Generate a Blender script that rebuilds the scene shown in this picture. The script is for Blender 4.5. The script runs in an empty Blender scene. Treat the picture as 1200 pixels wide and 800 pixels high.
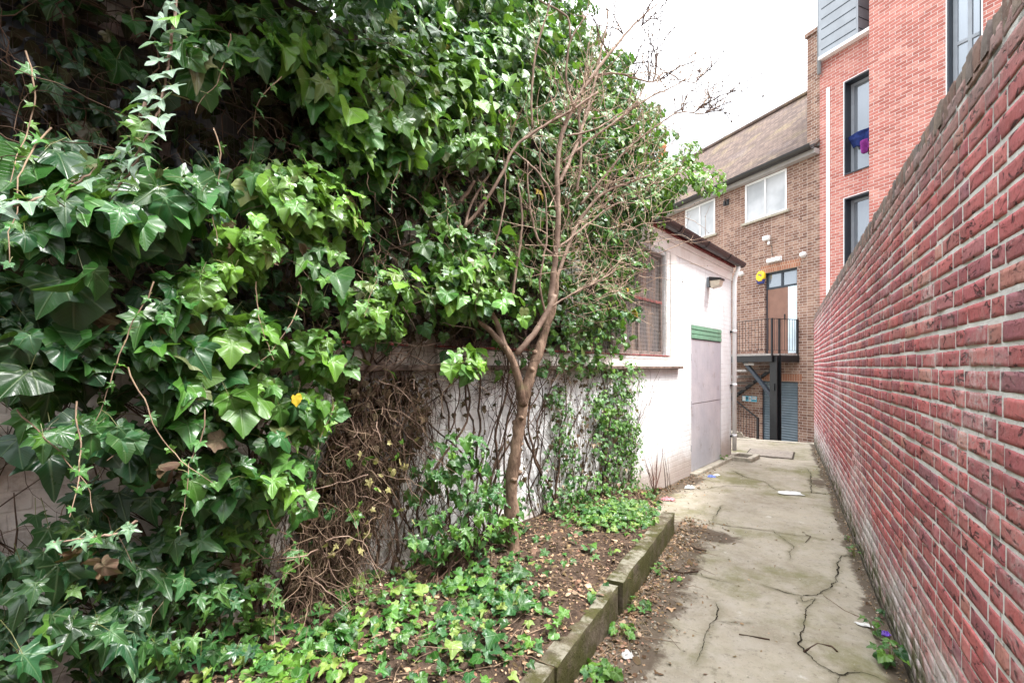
import bpy, math, random
import numpy as np
R = math.radians
rng = np.random.default_rng(7)
random.seed(7)
sc = bpy.context.scene
COL = sc.collection

# ------------------------------------------------------------------ camera
F = 567.0; EYE = 1.6; YAW = R(29.3); HOR = 430.0
CS, SN = math.cos(YAW), math.sin(YAW)
def at(px, py, t):
    """point of the place seen at photograph pixel (px,py), t metres deep"""
    u = (px-600)/F; v = (HOR-py)/F
    return np.array([(CS*u-SN)*t, (SN*u+CS)*t, EYE+v*t])
def ground(px, py, h=0.0):
    return at(px, py, (EYE-h)*F/(py-HOR))
def proj(P):
    P = np.asarray(P); X = P[...,0]*CS+P[...,1]*SN; Z = -P[...,0]*SN+P[...,1]*CS
    Zs = np.where(Z > .05, Z, .05)
    return 600+F*X/Zs, HOR-F*(P[...,2]-EYE)/Zs, Z
# the shed wall: x = -2.68 + K*y
K = 0.197
WN = math.hypot(K, 1); WD = np.array([K/WN, 1/WN]); WO = np.array([1/WN, -K/WN])   # along, outward (to the alley)
WANG = math.atan2(WD[1], WD[0])
def wall_hit(px, py, off=0.0):
    u = (px-600)/F; dx = CS*u-SN; dy = SN*u+CS
    c = WO[0]*(-2.68)+off
    t = c/(dx*WO[0]+dy*WO[1])
    return at(px, py, t)
def wall_sz(px, py, off=0.0):
    p = wall_hit(px, py, off); s = (p[0]+2.68)*WD[0]+p[1]*WD[1]
    return s, p[2]
def wall_pt(s, z, off=0.0):
    return np.array([-2.68+WD[0]*s+WO[0]*off, WD[1]*s+WO[1]*off, z])
# the far facades
FO = np.array([-0.142, 16.2]); FD = np.array([.786, -.618]); FD /= np.linalg.norm(FD)
FN = np.array([FD[1], -FD[0]])            # outward, towards the alley
FANG = math.atan2(FD[1], FD[0])
def fac(px, py, off=0.0):
    u = (px-600)/F; d = np.array([CS*u-SN, SN*u+CS])
    t = (FO@FN+off)/(d@FN)
    p = at(px, py, t); return float((p[:2]-FO)@FD), float(p[2])

# ------------------------------------------------------------------ object helpers
def link(o, parent=None):
    COL.objects.link(o)
    if parent is not None: o.parent = parent
    return o
def thing(name, label, cat, loc=(0,0,0), rotz=0, group=None):
    o = bpy.data.objects.new(name, None); o.empty_display_size = .2
    o.location = [float(c) for c in loc]; o.rotation_euler = (0,0,rotz)
    o['label'] = label; o['category'] = cat
    if group: o['group'] = group
    return link(o)
def tag(o, label=None, cat=None, group=None, kind=None):
    if label: o['label'] = label
    if cat: o['category'] = cat
    if group: o['group'] = group
    if kind: o['kind'] = kind
    return o
class MB:
    """collects shapes for ONE mesh object"""
    def __init__(s): s.v = []; s.f = []; s.n = 0
    def add(s, v, f):
        s.v.append(np.asarray(v, float).reshape(-1,3)); 
        s.f += [tuple(i+s.n for i in q) for q in f]; s.n += len(s.v[-1]); return s
    def box(s, x0, x1, y0, y1, z0, z1):
        v = [(x,y,z) for z in (z0,z1) for x,y in ((x0,y0),(x1,y0),(x1,y1),(x0,y1))]
        return s.add(v, [(0,3,2,1),(4,5,6,7),(0,1,5,4),(1,2,6,5),(2,3,7,6),(3,0,4,7)])
    def quad(s, a, b, c, d): return s.add([a,b,c,d], [(0,1,2,3)])
    def tube(s, pts, rad, k=6, cap=True):
        pts = np.asarray(pts, float); n = len(pts)
        rad = np.full(n, rad) if np.isscalar(rad) else np.asarray(rad, float)
        T = np.gradient(pts, axis=0); T /= np.linalg.norm(T, axis=1, keepdims=True)+1e-9
        ref = np.array([0.,0,1]) if abs(T[0,2]) < .9 else np.array([1.,0,0])
        A = np.cross(T, ref); A /= np.linalg.norm(A, axis=1, keepdims=True)+1e-9
        for i in range(1, n):
            if A[i]@A[i-1] < 0: A[i] = -A[i]
        B = np.cross(T, A)
        th = np.arange(k)*2*math.pi/k
        V = pts[:,None]+rad[:,None,None]*(np.cos(th)[None,:,None]*A[:,None]+np.sin(th)[None,:,None]*B[:,None])
        f = [(i*k+j, i*k+(j+1)%k, (i+1)*k+(j+1)%k, (i+1)*k+j) for i in range(n-1) for j in range(k)]
        if cap: f += [tuple(range(k))[::-1], tuple((n-1)*k+j for j in range(k))]
        return s.add(V.reshape(-1,3), f)
    def bar(s, a, b, w, d=None, up=(0,0,1)):
        """rectangular bar from a to b"""
        a = np.asarray(a,float); b = np.asarray(b,float); d = w if d is None else d
        t = b-a; t /= np.linalg.norm(t); up = np.asarray(up,float)
        if abs(t@up) > .98: up = np.array([1.,0,0])
        x = np.cross(t, up); x /= np.linalg.norm(x); y = np.cross(x, t)
        v = [p+sx*x*w/2+sy*y*d/2 for p in (a,b) for sx,sy in ((-1,-1),(1,-1),(1,1),(-1,1))]
        return s.add(v, [(0,3,2,1),(4,5,6,7),(0,1,5,4),(1,2,6,5),(2,3,7,6),(3,0,4,7)])
    def build(s, name, m, parent=None, bevel=0, smooth=False, seg=2, world=False):
        me = bpy.data.meshes.new(name)
        v = np.concatenate(s.v) if s.v else np.zeros((0,3))
        if world: v = v-np.array(parent.location)
        me.from_pydata(v.tolist(), [], s.f); me.update()
        if smooth: me.polygons.foreach_set('use_smooth', np.ones(len(me.polygons), bool))
        me.materials.append(m)
        o = link(bpy.data.objects.new(name, me), parent)
        if bevel:
            b = o.modifiers.new('bevel', 'BEVEL'); b.width = bevel; b.segments = seg; b.limit_method = 'ANGLE'; b.angle_limit = R(40)
        return o
def fast_mesh(name, V, T, m, parent=None, attrs=None, smooth=True):
    """V (n,3), T (m,3|4)"""
    me = bpy.data.meshes.new(name); V = np.ascontiguousarray(V, np.float32); T = np.ascontiguousarray(T, np.int32)
    k = T.shape[1]
    me.vertices.add(len(V)); me.vertices.foreach_set('co', V.ravel())
    me.loops.add(T.size); me.loops.foreach_set('vertex_index', T.ravel())
    me.polygons.add(len(T)); me.polygons.foreach_set('loop_start', np.arange(len(T), dtype=np.int32)*k)
    me.polygons.foreach_set('use_smooth', np.full(len(T), smooth, bool))
    me.update(calc_edges=True)
    for nm, (ty, arr) in (attrs or {}).items():
        a = me.attributes.new(nm, ty, 'POINT')
        key = {'FLOAT':'value','FLOAT_COLOR':'color','FLOAT_VECTOR':'vector'}[ty]
        a.data.foreach_set(key, np.ascontiguousarray(arr, np.float32).ravel())
    me.validate(); me.materials.append(m)
    return link(bpy.data.objects.new(name, me), parent)
def smooth_noise(x, y, seed=0, oct=4, sc0=1.0):
    """cheap smooth 2-d value noise, about -1..1"""
    out = np.zeros(np.broadcast(x, y).shape); amp = 1.0; tot = 0
    for o in range(oct):
        f = sc0*2**o; xs = x*f+seed*17.3+o*5.1; ys = y*f-seed*9.7+o*3.3
        xi = np.floor(xs); yi = np.floor(ys); xf = xs-xi; yf = ys-yi
        xf = xf*xf*(3-2*xf); yf = yf*yf*(3-2*yf)
        h = lambda a, b: np.modf(np.abs(np.sin(a*127.1+b*311.7+seed*74.7)*43758.5453))[0]*2-1
        n = (h(xi,yi)*(1-xf)+h(xi+1,yi)*xf)*(1-yf)+(h(xi,yi+1)*(1-xf)+h(xi+1,yi+1)*xf)*yf
        out = out+n*amp; tot += amp; amp *= .5
    return out/tot*1.6

# ------------------------------------------------------------------ materials
class NT:
    def __init__(s, name, rough=.8, spec=.3):
        s.m = bpy.data.materials.new(name); s.m.use_nodes = True; s.t = s.m.node_tree
        s.b = s.t.nodes['Principled BSDF']; s.b.inputs['Roughness'].default_value = rough
        s.b.inputs['Specular IOR Level'].default_value = spec
    def n(s, ty, **kw):
        x = s.t.nodes.new(ty)
        for k, v in kw.items(): setattr(x, k, v)
        return x
    def l(s, a, b): s.t.links.new(a, b)
    def val(s, inp, x):
        if isinstance(x, (int,float)): inp.default_value = x
        elif isinstance(x, (tuple,list)): inp.default_value = tuple(x)+((1,) if len(inp.default_value)==4 and len(x)==3 else ())
        else: s.l(x, inp)
    def coord(s, scale=(1,1,1), src='Object'):
        tc = s.n('ShaderNodeTexCoord'); mp = s.n('ShaderNodeMapping'); mp.inputs['Scale'].default_value = scale
        s.l(tc.outputs[src], mp.inputs['Vector']); return mp.outputs[0]
    def noise(s, scale, detail=6, rough=.6, vec=None, dist=0.0):
        x = s.n('ShaderNodeTexNoise'); x.inputs['Scale'].default_value = scale; x.inputs['Detail'].default_value = detail
        x.inputs['Roughness'].default_value = rough; x.inputs['Distortion'].default_value = dist
        s.l(vec if vec is not None else s.coord(), x.inputs['Vector']); return x.outputs['Fac']
    def ramp(s, fac, lo, hi, c0=0.0, c1=1.0):
        x = s.n('ShaderNodeMapRange', interpolation_type='SMOOTHSTEP'); s.val(x.inputs['Value'], fac)
        for k, v in (('From Min',lo),('From Max',hi),('To Min',c0),('To Max',c1)): s.val(x.inputs[k], v)
        return x.outputs[0]
    def math(s, op, a, b=0.0, c=None):
        x = s.n('ShaderNodeMath', operation=op); s.val(x.inputs[0], a); s.val(x.inputs[1], b)
        if c is not None: s.val(x.inputs[2], c)
        return x.outputs[0]
    def mix(s, fac, a, b, mode='MIX'):
        x = s.n('ShaderNodeMix', data_type='RGBA', blend_type=mode); s.val(x.inputs[0], fac)
        for i, v in ((6,a),(7,b)):
            if isinstance(v, (tuple,list)): x.inputs[i].default_value = tuple(v)+(1,)
            else: s.l(v, x.inputs[i])
        return x.outputs[2]
    def attr(s, name, out='Color'):
        x = s.n('ShaderNodeAttribute', attribute_name=name); return x.outputs[out]
    def xyz(s, vec=None, src='Object'):
        x = s.n('ShaderNodeSeparateXYZ')
        if vec is None: vec = s.n('ShaderNodeTexCoord').outputs[src]
        s.l(vec, x.inputs[0]); return x.outputs
    def comb(s, x, y, z=0.0):
        c = s.n('ShaderNodeCombineXYZ')
        for i, v in enumerate((x,y,z)): s.val(c.inputs[i], v)
        return c.outputs[0]
    def col(s, c): s.val(s.b.inputs['Base Color'], c); return s
    def bump(s, h, strength=.3, dist=.01):
        x = s.n('ShaderNodeBump'); x.inputs['Strength'].default_value = strength; x.inputs['Distance'].default_value = dist
        s.l(h, x.inputs['Height']); s.l(x.outputs[0], s.b.inputs['Normal']); return s
def plain(name, c, rough=.6, spec=.4, var=.15, scale=8, bump=.1, metal=0):
    m = NT(name, rough, spec); n = m.noise(scale); f = m.ramp(n, .3, .7)
    m.col(m.mix(f, tuple(v*(1-var) for v in c), tuple(min(1,v*(1+var)) for v in c)))
    m.b.inputs['Metallic'].default_value = metal
    if bump: m.bump(m.noise(scale*6), bump, .004)
    return m.m
def brickmat(name, c1, c2, c3, mortar, bw=.225, bh=.075, ms=.010, squash=1.0, bumpd=.006, dirt=None):
    m = NT(name, .9, .2); o = m.xyz(); u = m.math('ADD', o[0], o[1]); v = m.comb(u, o[2])
    b = m.n('ShaderNodeTexBrick', offset=.5, offset_frequency=2, squash=squash, squash_frequency=2)
    m.l(v, b.inputs['Vector']); b.inputs['Scale'].default_value = 1
    b.inputs['Brick Width'].default_value = bw; b.inputs['Row Height'].default_value = bh
    b.inputs['Mortar Size'].default_value = ms*.5; b.inputs['Mortar Smooth'].default_value = .25; b.inputs['Bias'].default_value = 0
    b.inputs['Color1'].default_value = (0,0,0,1); b.inputs['Color2'].default_value = (1,1,1,1); b.inputs['Mortar'].default_value = (.5,.5,.5,1)
    rnd = m.xyz(b.outputs['Color'])[0]
    c = m.mix(m.ramp(rnd, .0, .5), c1, c2); c = m.mix(m.ramp(rnd, .55, 1), c, c3)
    n = m.noise(14); c = m.mix(m.ramp(n, .35, .75, 0, .45), c, tuple(x*.55 for x in c2))
    big = m.noise(.7, 4); c = m.mix(m.ramp(big, .4, .75, 0, .3), c, tuple(min(1,x*1.5) for x in c3))
    mo = m.mix(m.noise(30), tuple(x*.8 for x in mortar), mortar)
    c = m.mix(b.outputs['Fac'], c, mo)
    m.col(c)
    h = m.math('SUBTRACT', m.math('MULTIPLY', m.noise(60), .35), b.outputs['Fac'])
    m.bump(h, .8, bumpd); return m.m

M = {}
# near red wall: bricks carry their own tint
m = NT('red_brick', .85, .25); g = m.n('ShaderNodeNewGeometry').outputs['Position']; zz = m.xyz(g)[2]
st = m.coord((1,5,11)); cre = m.noise(2.6, 5, .62, st, 1.2); fine = m.noise(45, 8, .7); mid = m.noise(9, 6, .65)
c = m.attr('tint')
c = m.mix(m.ramp(mid, .38, .72, 0, .5), c, m.mix(.5, c, (.50,.15,.12)))
c = m.mix(m.ramp(fine, .48, .70, 0, .6), c, (.13,.035,.035)); c = m.mix(m.ramp(m.noise(70, 6, .7), .57, .70, 0, .6), c, (.50,.33,.30)); c = m.mix(m.ramp(m.noise(1.7, 5), .4, .7, 0, .35), c, (.16,.07,.07))
c = m.mix(m.ramp(cre, .585, .64, 0, .85), c, (.05,.022,.022))
eff = m.math('MULTIPLY', m.ramp(m.noise(1.1, 8, .7), .50, .72), m.ramp(fine, .36, .6))
c = m.mix(m.math('MULTIPLY', eff, .85), c, (.68,.60,.59))
low = m.ramp(m.math('ADD', zz, m.math('MULTIPLY', m.noise(2.2, 6), -.85)), -.22, .16, 1, 0)
c = m.mix(m.math('MULTIPLY', low, m.ramp(m.noise(5, 8, .75), .34, .56, .15, .85)), c, (.56,.52,.52))
wet = m.ramp(m.math('ADD', zz, m.math('MULTIPLY', m.noise(3.6, 7, .7), -.62)), -.26, .06, 1, 0)
c = m.mix(m.math('MULTIPLY', wet, m.ramp(m.noise(11, 6), .36, .58)), c, (.085,.088,.035))
foot = m.ramp(m.math('ADD', zz, m.math('MULTIPLY', m.noise(6), .12)), .02, .18, 1, 0)
c = m.mix(m.math('MULTIPLY', foot, .85), c, (.035,.033,.02))
top = m.ramp(m.math('ADD', zz, m.math('MULTIPLY', m.noise(4, 7), .55)), 2.55, 2.95, 0, 1)
c = m.mix(m.math('MULTIPLY', top, .72), c, (.235,.19,.17))
m.col(c); m.bump(m.math('SUBTRACT', m.math('ADD', m.math('MULTIPLY', fine, .5), m.math('MULTIPLY', mid, .8)), m.math('MULTIPLY', m.ramp(cre, .56, .66), 1.3)), 1, .009)
M['red_brick'] = m.m
m = NT('mortar', .95, .1); g = m.n('ShaderNodeNewGeometry').outputs['Position']; zz = m.xyz(g)[2]
c = m.mix(m.ramp(m.noise(5, 8, .7), .35, .7), (.58,.57,.56), (.78,.77,.75)); c = m.mix(m.ramp(m.noise(28, 6), .6, .72, 0, .8), c, (.07,.06,.05))
wet = m.ramp(m.math('ADD', zz, m.math('MULTIPLY', m.noise(4, 7, .7), -.5)), -.2, .1, 1, 0)
c = m.mix(m.math('MULTIPLY', wet, .8), c, (.12,.11,.06))
top = m.ramp(zz, 2.2, 2.7); c = m.mix(m.math('MULTIPLY', top, m.ramp(m.noise(9), .35, .6)), c, (.07,.055,.045))
m.col(c); m.bump(m.noise(60, 8, .7), .8, .01); M['mortar'] = m.m
m = NT('coping_brick', .95, .15); c = m.attr('tint')
c = m.mix(m.ramp(m.noise(20, 8, .7), .4, .7, 0, .6), c, (.10,.085,.075))
c = m.mix(m.ramp(m.noise(3.3, 8, .75), .6, .68), c, (.22,.20,.03)); c = m.mix(m.ramp(m.noise(7, 8, .7), .6, .7, 0, .8), c, (.36,.35,.31))
m.col(c); m.bump(m.noise(40, 8, .7), .8, .008); M['coping'] = m.m
M['brown_brick'] = brickmat('brown_brick', (.135,.070,.052), (.215,.12,.088), (.31,.20,.15), (.56,.51,.46), squash=.62)
M['new_brick'] = brickmat('new_brick', (.31,.105,.085), (.40,.14,.115), (.47,.225,.185), (.64,.58,.55), ms=.011)
M['soldier'] = brickmat('soldier_brick', (.24,.10,.06), (.30,.13,.08), (.36,.18,.11), (.5,.44,.36), bw=.075, bh=.24)
# white painted shed
m = NT('white_painted_brick', .7, .3); o = m.xyz(); wn = m.math('MULTIPLY', m.math('SUBTRACT', m.noise(5, 4), .5), .03); v = m.comb(m.math('ADD', o[0], wn), m.math('ADD', o[2], m.math('MULTIPLY', wn, .6)))
b = m.n('ShaderNodeTexBrick', offset=.5, offset_frequency=2, squash=.6, squash_frequency=2); m.l(v, b.inputs['Vector'])
for k, x in (('Scale',1),('Brick Width',.225),('Row Height',.075),('Mortar Size',.006),('Mortar Smooth',.5)): b.inputs[k].default_value = x
stain = m.noise(1.6, 8, .68, m.coord((1.5,1.5,.5)))
c = m.mix(m.ramp(m.noise(3, 6), .3, .7), (.66,.665,.665), (.74,.755,.76))
c = m.mix(m.ramp(stain, .55, .78, 0, .5), c, (.46,.40,.36))
c = m.mix(m.math('MULTIPLY', m.math('MULTIPLY', b.outputs['Fac'], m.ramp(m.noise(2.4, 5), .40, .60)), .55), c, (.45,.42,.40))
flake = m.ramp(m.noise(13, 9, .72), .66, .70); c = m.mix(flake, c, (.20,.15,.12))
base = m.ramp(m.math('ADD', o[2], m.math('MULTIPLY', m.noise(4, 7), -.5)), -.1, .30, 1, 0); c = m.mix(m.math('MULTIPLY', base, .75), c, (.32,.24,.19))
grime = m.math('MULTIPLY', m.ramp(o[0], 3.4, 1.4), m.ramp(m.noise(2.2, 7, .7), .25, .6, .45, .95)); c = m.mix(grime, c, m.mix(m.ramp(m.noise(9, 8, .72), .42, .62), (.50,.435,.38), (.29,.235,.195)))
run = m.math('MULTIPLY', m.ramp(m.noise(6, 6, .6, m.coord((2.2,1,.22))), .56, .74), m.ramp(o[2], .9, 1.65)); c = m.mix(m.math('MULTIPLY', run, .5), c, (.30,.2,.15))
m.col(c); m.bump(m.math('SUBTRACT', m.math('ADD', m.math('MULTIPLY', m.noise(7, 6), .8), m.math('MULTIPLY', m.noise(50), .25)), m.math('MULTIPLY', b.outputs['Fac'], .34)), .7, .007); M['white_wall'] = m.m
m = NT('flaking_white_paint', .7, .3)
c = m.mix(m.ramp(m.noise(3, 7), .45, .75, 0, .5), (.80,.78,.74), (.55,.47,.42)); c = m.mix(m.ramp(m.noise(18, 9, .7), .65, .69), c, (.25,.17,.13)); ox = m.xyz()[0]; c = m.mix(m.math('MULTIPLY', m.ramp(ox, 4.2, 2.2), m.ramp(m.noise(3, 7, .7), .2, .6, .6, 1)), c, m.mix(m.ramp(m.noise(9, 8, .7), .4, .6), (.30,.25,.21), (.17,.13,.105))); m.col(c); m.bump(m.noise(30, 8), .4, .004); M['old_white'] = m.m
M['white'] = plain('white_plastic', (.80,.80,.79), .45, .4, .05, 5, .05)
M['window_white'] = plain('white_frame', (.82,.83,.84), .4, .4, .03, 5, .02)
M['sill_stone'] = plain('weathered_sill', (.16,.12,.10), .9, .1, .5, 12, .6)
M['red_paint'] = plain('flaking_red_paint', (.20,.05,.045), .7, .3, .5, 14, .3)
M['rusty_frame'] = plain('rusty_window_frame', (.20,.15,.13), .8, .2, .4, 14, .3)
M['gutter'] = plain('dark_plastic_gutter', (.014,.012,.012), .4, .5, .3, 6, .1)
M['black_metal'] = plain('black_painted_metal', (.007,.0075,.009), .45, .5, .3, 10, .1)
M['grey_frame'] = plain('dark_grey_aluminium', (.022,.03,.042), .45, .5, .1, 4, .02)
M['grey_clad'] = plain('pale_grey_cladding', (.27,.30,.335), .5, .4, .08, 4, .03)
M['clad_groove'] = plain('cladding_groove', (.03,.04,.05), .6, .3, .1, 4, .03)
M['green_paint'] = plain('green_painted_board', (.15,.30,.20), .6, .4, .2, 7, .2)
M['brown_door'] = plain('brown_door_paint', (.20,.105,.075), .55, .4, .1, 4, .05)
M['pale_board'] = plain('pale_blue_board', (.55,.66,.72), .6, .3, .1, 4, .05)
M['soffit_paint'] = plain('weathered_soffit', (.36,.34,.33), .8, .2, .1, 4, .05)
M['slate_tread'] = plain('grey_concrete_tread', (.30,.28,.26), .9, .2, .2, 9, .3)
M['yellow'] = plain('yellow_plastic', (.80,.52,.02), .4, .4, .05, 6, .02)
M['blue'] = plain('dark_blue_plastic', (.02,.03,.16), .4, .4, .1, 6, .02)
M['sign_blue'] = plain('sign_blue', (.10,.42,.58), .5, .3, .05, 6, 0)
M['sign_text'] = plain('sign_lettering', (.02,.06,.10), .5, .3, .05, 6, 0)
M['navy_cloth'] = plain('navy_cloth', (.014,.025,.10), .9, .1, .3, 12, .3)
M['purple_cloth'] = plain('purple_cloth', (.17,.03,.17), .9, .1, .2, 12, .3)
M['lamp_glass'] = plain('dull_lamp_glass', (.55,.48,.38), .3, .5, .1, 9, .05)
M['paper'] = plain('white_paper', (.58,.58,.56), .8, .2, .05, 9, .1)
M['red_wrapper'] = plain('pink_wrapper', (.55,.20,.22), .4, .5, .2, 30, .1)
M['blue_wrapper'] = plain('blue_wrapper', (.10,.16,.45), .4, .5, .4, 40, .1)
M['violet_wrapper'] = plain('violet_wrapper', (.13,.05,.42), .35, .5, .2, 30, .1)
M['pot'] = plain('orange_clay', (.45,.18,.09), .9, .2, .2, 9, .2)
M['lead'] = plain('lead_flashing', (.55,.55,.54), .7, .3, .2, 9, .2)
m = NT('steel_door_panel', .5, .45); c = m.mix(m.ramp(m.noise(1.3, 5), .35, .7), (.42,.42,.46), (.54,.52,.54)); c = m.mix(m.ramp(m.noise(5, 8, .7), .54, .72, 0, .7), c, (.26,.21,.18)); c = m.mix(m.ramp(m.noise(3, 7, .7, m.coord((3,1,.5))), .55, .72, 0, .5), c, (.30,.30,.33))
m.b.inputs['Metallic'].default_value = .25; m.col(c); m.bump(m.noise(2.2, 3), .35, .03); M['steel_panel'] = m.m
m = NT('roller_shutter', .5, .4); m.col(m.mix(m.ramp(m.noise(2, 5), .3, .7), (.10,.14,.17), (.15,.19,.22))); M['shutter'] = m.m
m = NT('roof_tiles', .9, .2); o = m.xyz(); v = m.comb(o[0], o[1])
b = m.n('ShaderNodeTexBrick', offset=.5); m.l(v, b.inputs['Vector'])
for k, x in (('Scale',1),('Brick Width',.17),('Row Height',.11),('Mortar Size',.006),('Mortar Smooth',.3)): b.inputs[k].default_value = x
b.inputs['Color1'].default_value = (0,0,0,1); b.inputs['Color2'].default_value = (1,1,1,1)
c = m.mix(m.xyz(b.outputs['Color'])[0], (.085,.062,.053), (.16,.115,.093)); c = m.mix(m.ramp(m.noise(.9, 6), .5, .68, 0, .7), c, (.20,.155,.09)); c = m.mix(m.ramp(m.noise(.7, 5), .55, .72, 0, .6), c, (.16,.13,.13))
c = m.mix(b.outputs['Fac'], c, (.06,.045,.04)); m.col(c); m.bump(m.math('SUBTRACT', m.noise(30), b.outputs['Fac']), .9, .02); M['roof_tiles'] = m.m
M['felt'] = plain('mineral_felt_roof', (.13,.12,.11), .95, .1, .3, 6, .4)
m = NT('dark_glass', .08, .5); m.col(m.mix(m.ramp(m.noise(2.5), .4, .7), (.035,.036,.04), (.12,.11,.10))); m.b.inputs['Roughness'].default_value = .18; M['dark_glass'] = m.m
m = NT('dirty_glass', .25, .5); c = m.mix(m.ramp(m.noise(3, 5, .6, m.coord((3,1,.5))), .4, .65), (.10,.095,.095), (.22,.165,.13)); m.col(c); M['dirty_glass'] = m.m
m = NT('window_blind', .35, .5); m.col(m.mix(m.ramp(m.noise(1.2, 3), .3, .7), (.34,.36,.38), (.52,.54,.56))); M['pale_glass'] = m.m
m = NT('reflecting_glass', .04, .8); m.col((.34,.38,.42)); m.b.inputs['Metallic'].default_value = .6; M['sky_glass'] = m.m
M['wire'] = plain('grey_wire', (.27,.25,.225), .6, .4, .2, 20, 0)
M['dark_wire'] = plain('dark_wire', (.06,.05,.045), .7, .3, .2, 20, 0)
# concrete path
m = NT('old_concrete', .9, .2); g = m.coord()
d = m.attr('crack', 'Fac'); dirt = m.attr('dirt', 'Fac')
n1 = m.noise(1.3, 7, .62, g); n2 = m.noise(6, 8, .7, g); n3 = m.noise(60, 6, .7, g)
c = m.mix(m.ramp(n1, .3, .7), (.225,.197,.147), (.345,.31,.245)); c = m.mix(m.ramp(n2, .40, .66, 0, .75), c, (.33,.30,.25))
c = m.mix(m.ramp(m.noise(.9, 8, .7, g), .47, .66, 0, .85), c, (.14,.135,.055))
c = m.mix(m.ramp(m.noise(2.7, 8, .72, g), .62, .70, 0, .7), c, (.46,.44,.39))
c = m.mix(m.ramp(m.noise(17, 8, .75, g), .52, .68, 0, .55), c, (.13,.115,.08)); c = m.mix(m.ramp(n3, .56, .72, 0, .6), c, (.10,.085,.06)); c = m.mix(m.ramp(m.noise(130, 3, .6, g), .62, .72, 0, .5), c, (.45,.42,.36))
dd = m.ramp(m.math('ADD', dirt, m.math('MULTIPLY', m.math('SUBTRACT', m.noise(5, 8, .75, g), .5), 1.5)), .30, .62)
c = m.mix(m.math('MULTIPLY', dd, .9), c, m.mix(n2, (.045,.033,.024), (.11,.08,.055)))
dj = m.math('ADD', d, m.math('MULTIPLY', m.math('SUBTRACT', m.noise(26, 5, .7, g), .5), .018))
halo = m.ramp(m.math('ADD', d, m.math('MULTIPLY', m.math('SUBTRACT', n2, .5), .08)), .0, .055, 1, 0); c = m.mix(m.math('MULTIPLY', halo, .38), c, (.11,.10,.05))
cr = m.ramp(dj, .0, .005, .6, 0); c = m.mix(cr, c, (.022,.018,.013)); m.col(c)
m.bump(m.math('SUBTRACT', m.math('ADD', m.math('MULTIPLY', n3, .25), m.math('MULTIPLY', n2, .5)), m.math('MULTIPLY', cr, 1.2)), .8, .012); M['path'] = m.m
M['crack_dirt'] = plain('crack_dirt', (.020,.016,.011), .95, .1, .5, 40, .6)
m = NT('dark_soil', .95, .1); n2 = m.noise(9, 8, .72); c = m.mix(m.ramp(n2, .35, .7), (.040,.028,.021), (.115,.078,.056)); c = m.mix(m.ramp(m.noise(38, 7, .7), .55, .68, 0, .7), c, (.21,.15,.11)); m.col(c); m.bump(m.noise(30, 8, .75), 1, .03); M['soil'] = m.m
m = NT('far_ground', .95, .1); m.col(m.mix(m.noise(2), (.16,.15,.12), (.24,.22,.18))); M['ground'] = m.m
m = NT('mossy_kerb', .92, .15); gz = m.xyz(m.n('ShaderNodeNewGeometry').outputs['Normal'])[2]
c = m.mix(m.ramp(m.noise(9, 8, .7), .3, .7), (.065,.052,.035), (.145,.12,.087)); gr = m.ramp(m.noise(3.5, 8, .72), .36, .56)
c = m.mix(m.math('MULTIPLY', gr, .85), c, (.055,.056,.014)); c = m.mix(m.ramp(m.noise(22, 8, .7), .58, .7, 0, .8), c, (.045,.035,.022))
c = m.mix(m.math('MULTIPLY', m.ramp(gz, .5, .9), m.ramp(m.noise(6, 8, .7), .45, .62)), c, (.24,.225,.175)); m.col(c); m.bump(m.noise(26, 8, .75), 1, .02); M['kerb'] = m.m
M['gully'] = plain('pale_concrete', (.34,.31,.25), .9, .2, .25, 14, .4)
M['cover'] = plain('cover_concrete', (.25,.22,.185), .9, .2, .2, 20, .4)
M['cover_gap'] = plain('cover_gap_dirt', (.06,.05,.04), .95, .1, .2, 20, .2)
# bark
m = NT('bark', .9, .2); st = m.noise(18, 8, .7, m.coord((1,1,.35))); c = m.mix(m.ramp(st, .35, .68), (.085,.052,.036), (.27,.185,.13)); c = m.mix(m.ramp(m.noise(7, 6), .6, .75, 0, .5), c, (.11,.12,.05)); m.col(c); m.bump(st, 1, .02); M['bark'] = m.m
m = NT('branch_bark', .8, .3); c = m.mix(m.ramp(m.noise(9, 6), .35, .7), (.14,.09,.066), (.29,.205,.155)); m.col(c); m.bump(m.noise(40), .5, .004); M['branch'] = m.m
m = NT('twig_bark', .8, .3); m.col(m.mix(m.ramp(m.noise(5), .35, .7), (.22,.14,.10), (.48,.36,.26))); M['twig'] = m.m
m = NT('dry_stem', .9, .2); m.col(m.mix(m.ramp(m.noise(6), .35, .7), (.03,.018,.012), (.12,.076,.052))); M['dry_stem'] = m.m
m = NT('pale_dry_stem', .9, .2); m.col(m.mix(m.ramp(m.noise(6), .35, .7), (.12,.08,.055), (.30,.215,.145))); M['pale_stem'] = m.m
M['red_stem'] = plain('reddish_stem', (.13,.055,.04), .8, .2, .4, 20, .2)
M['sky_twig'] = plain('backlit_twig', (.07,.045,.038), .9, .1, .3, 20, 0)  # darker copy of the twig bark, backlight against the sky put into colour
M['thatch'] = plain('dead_matting', (.05,.032,.022), .95, .1, .5, 20, 1)
m = NT('petiole', .6, .4); m.col((.16,.17,.05)); M['petiole'] = m.m
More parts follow.
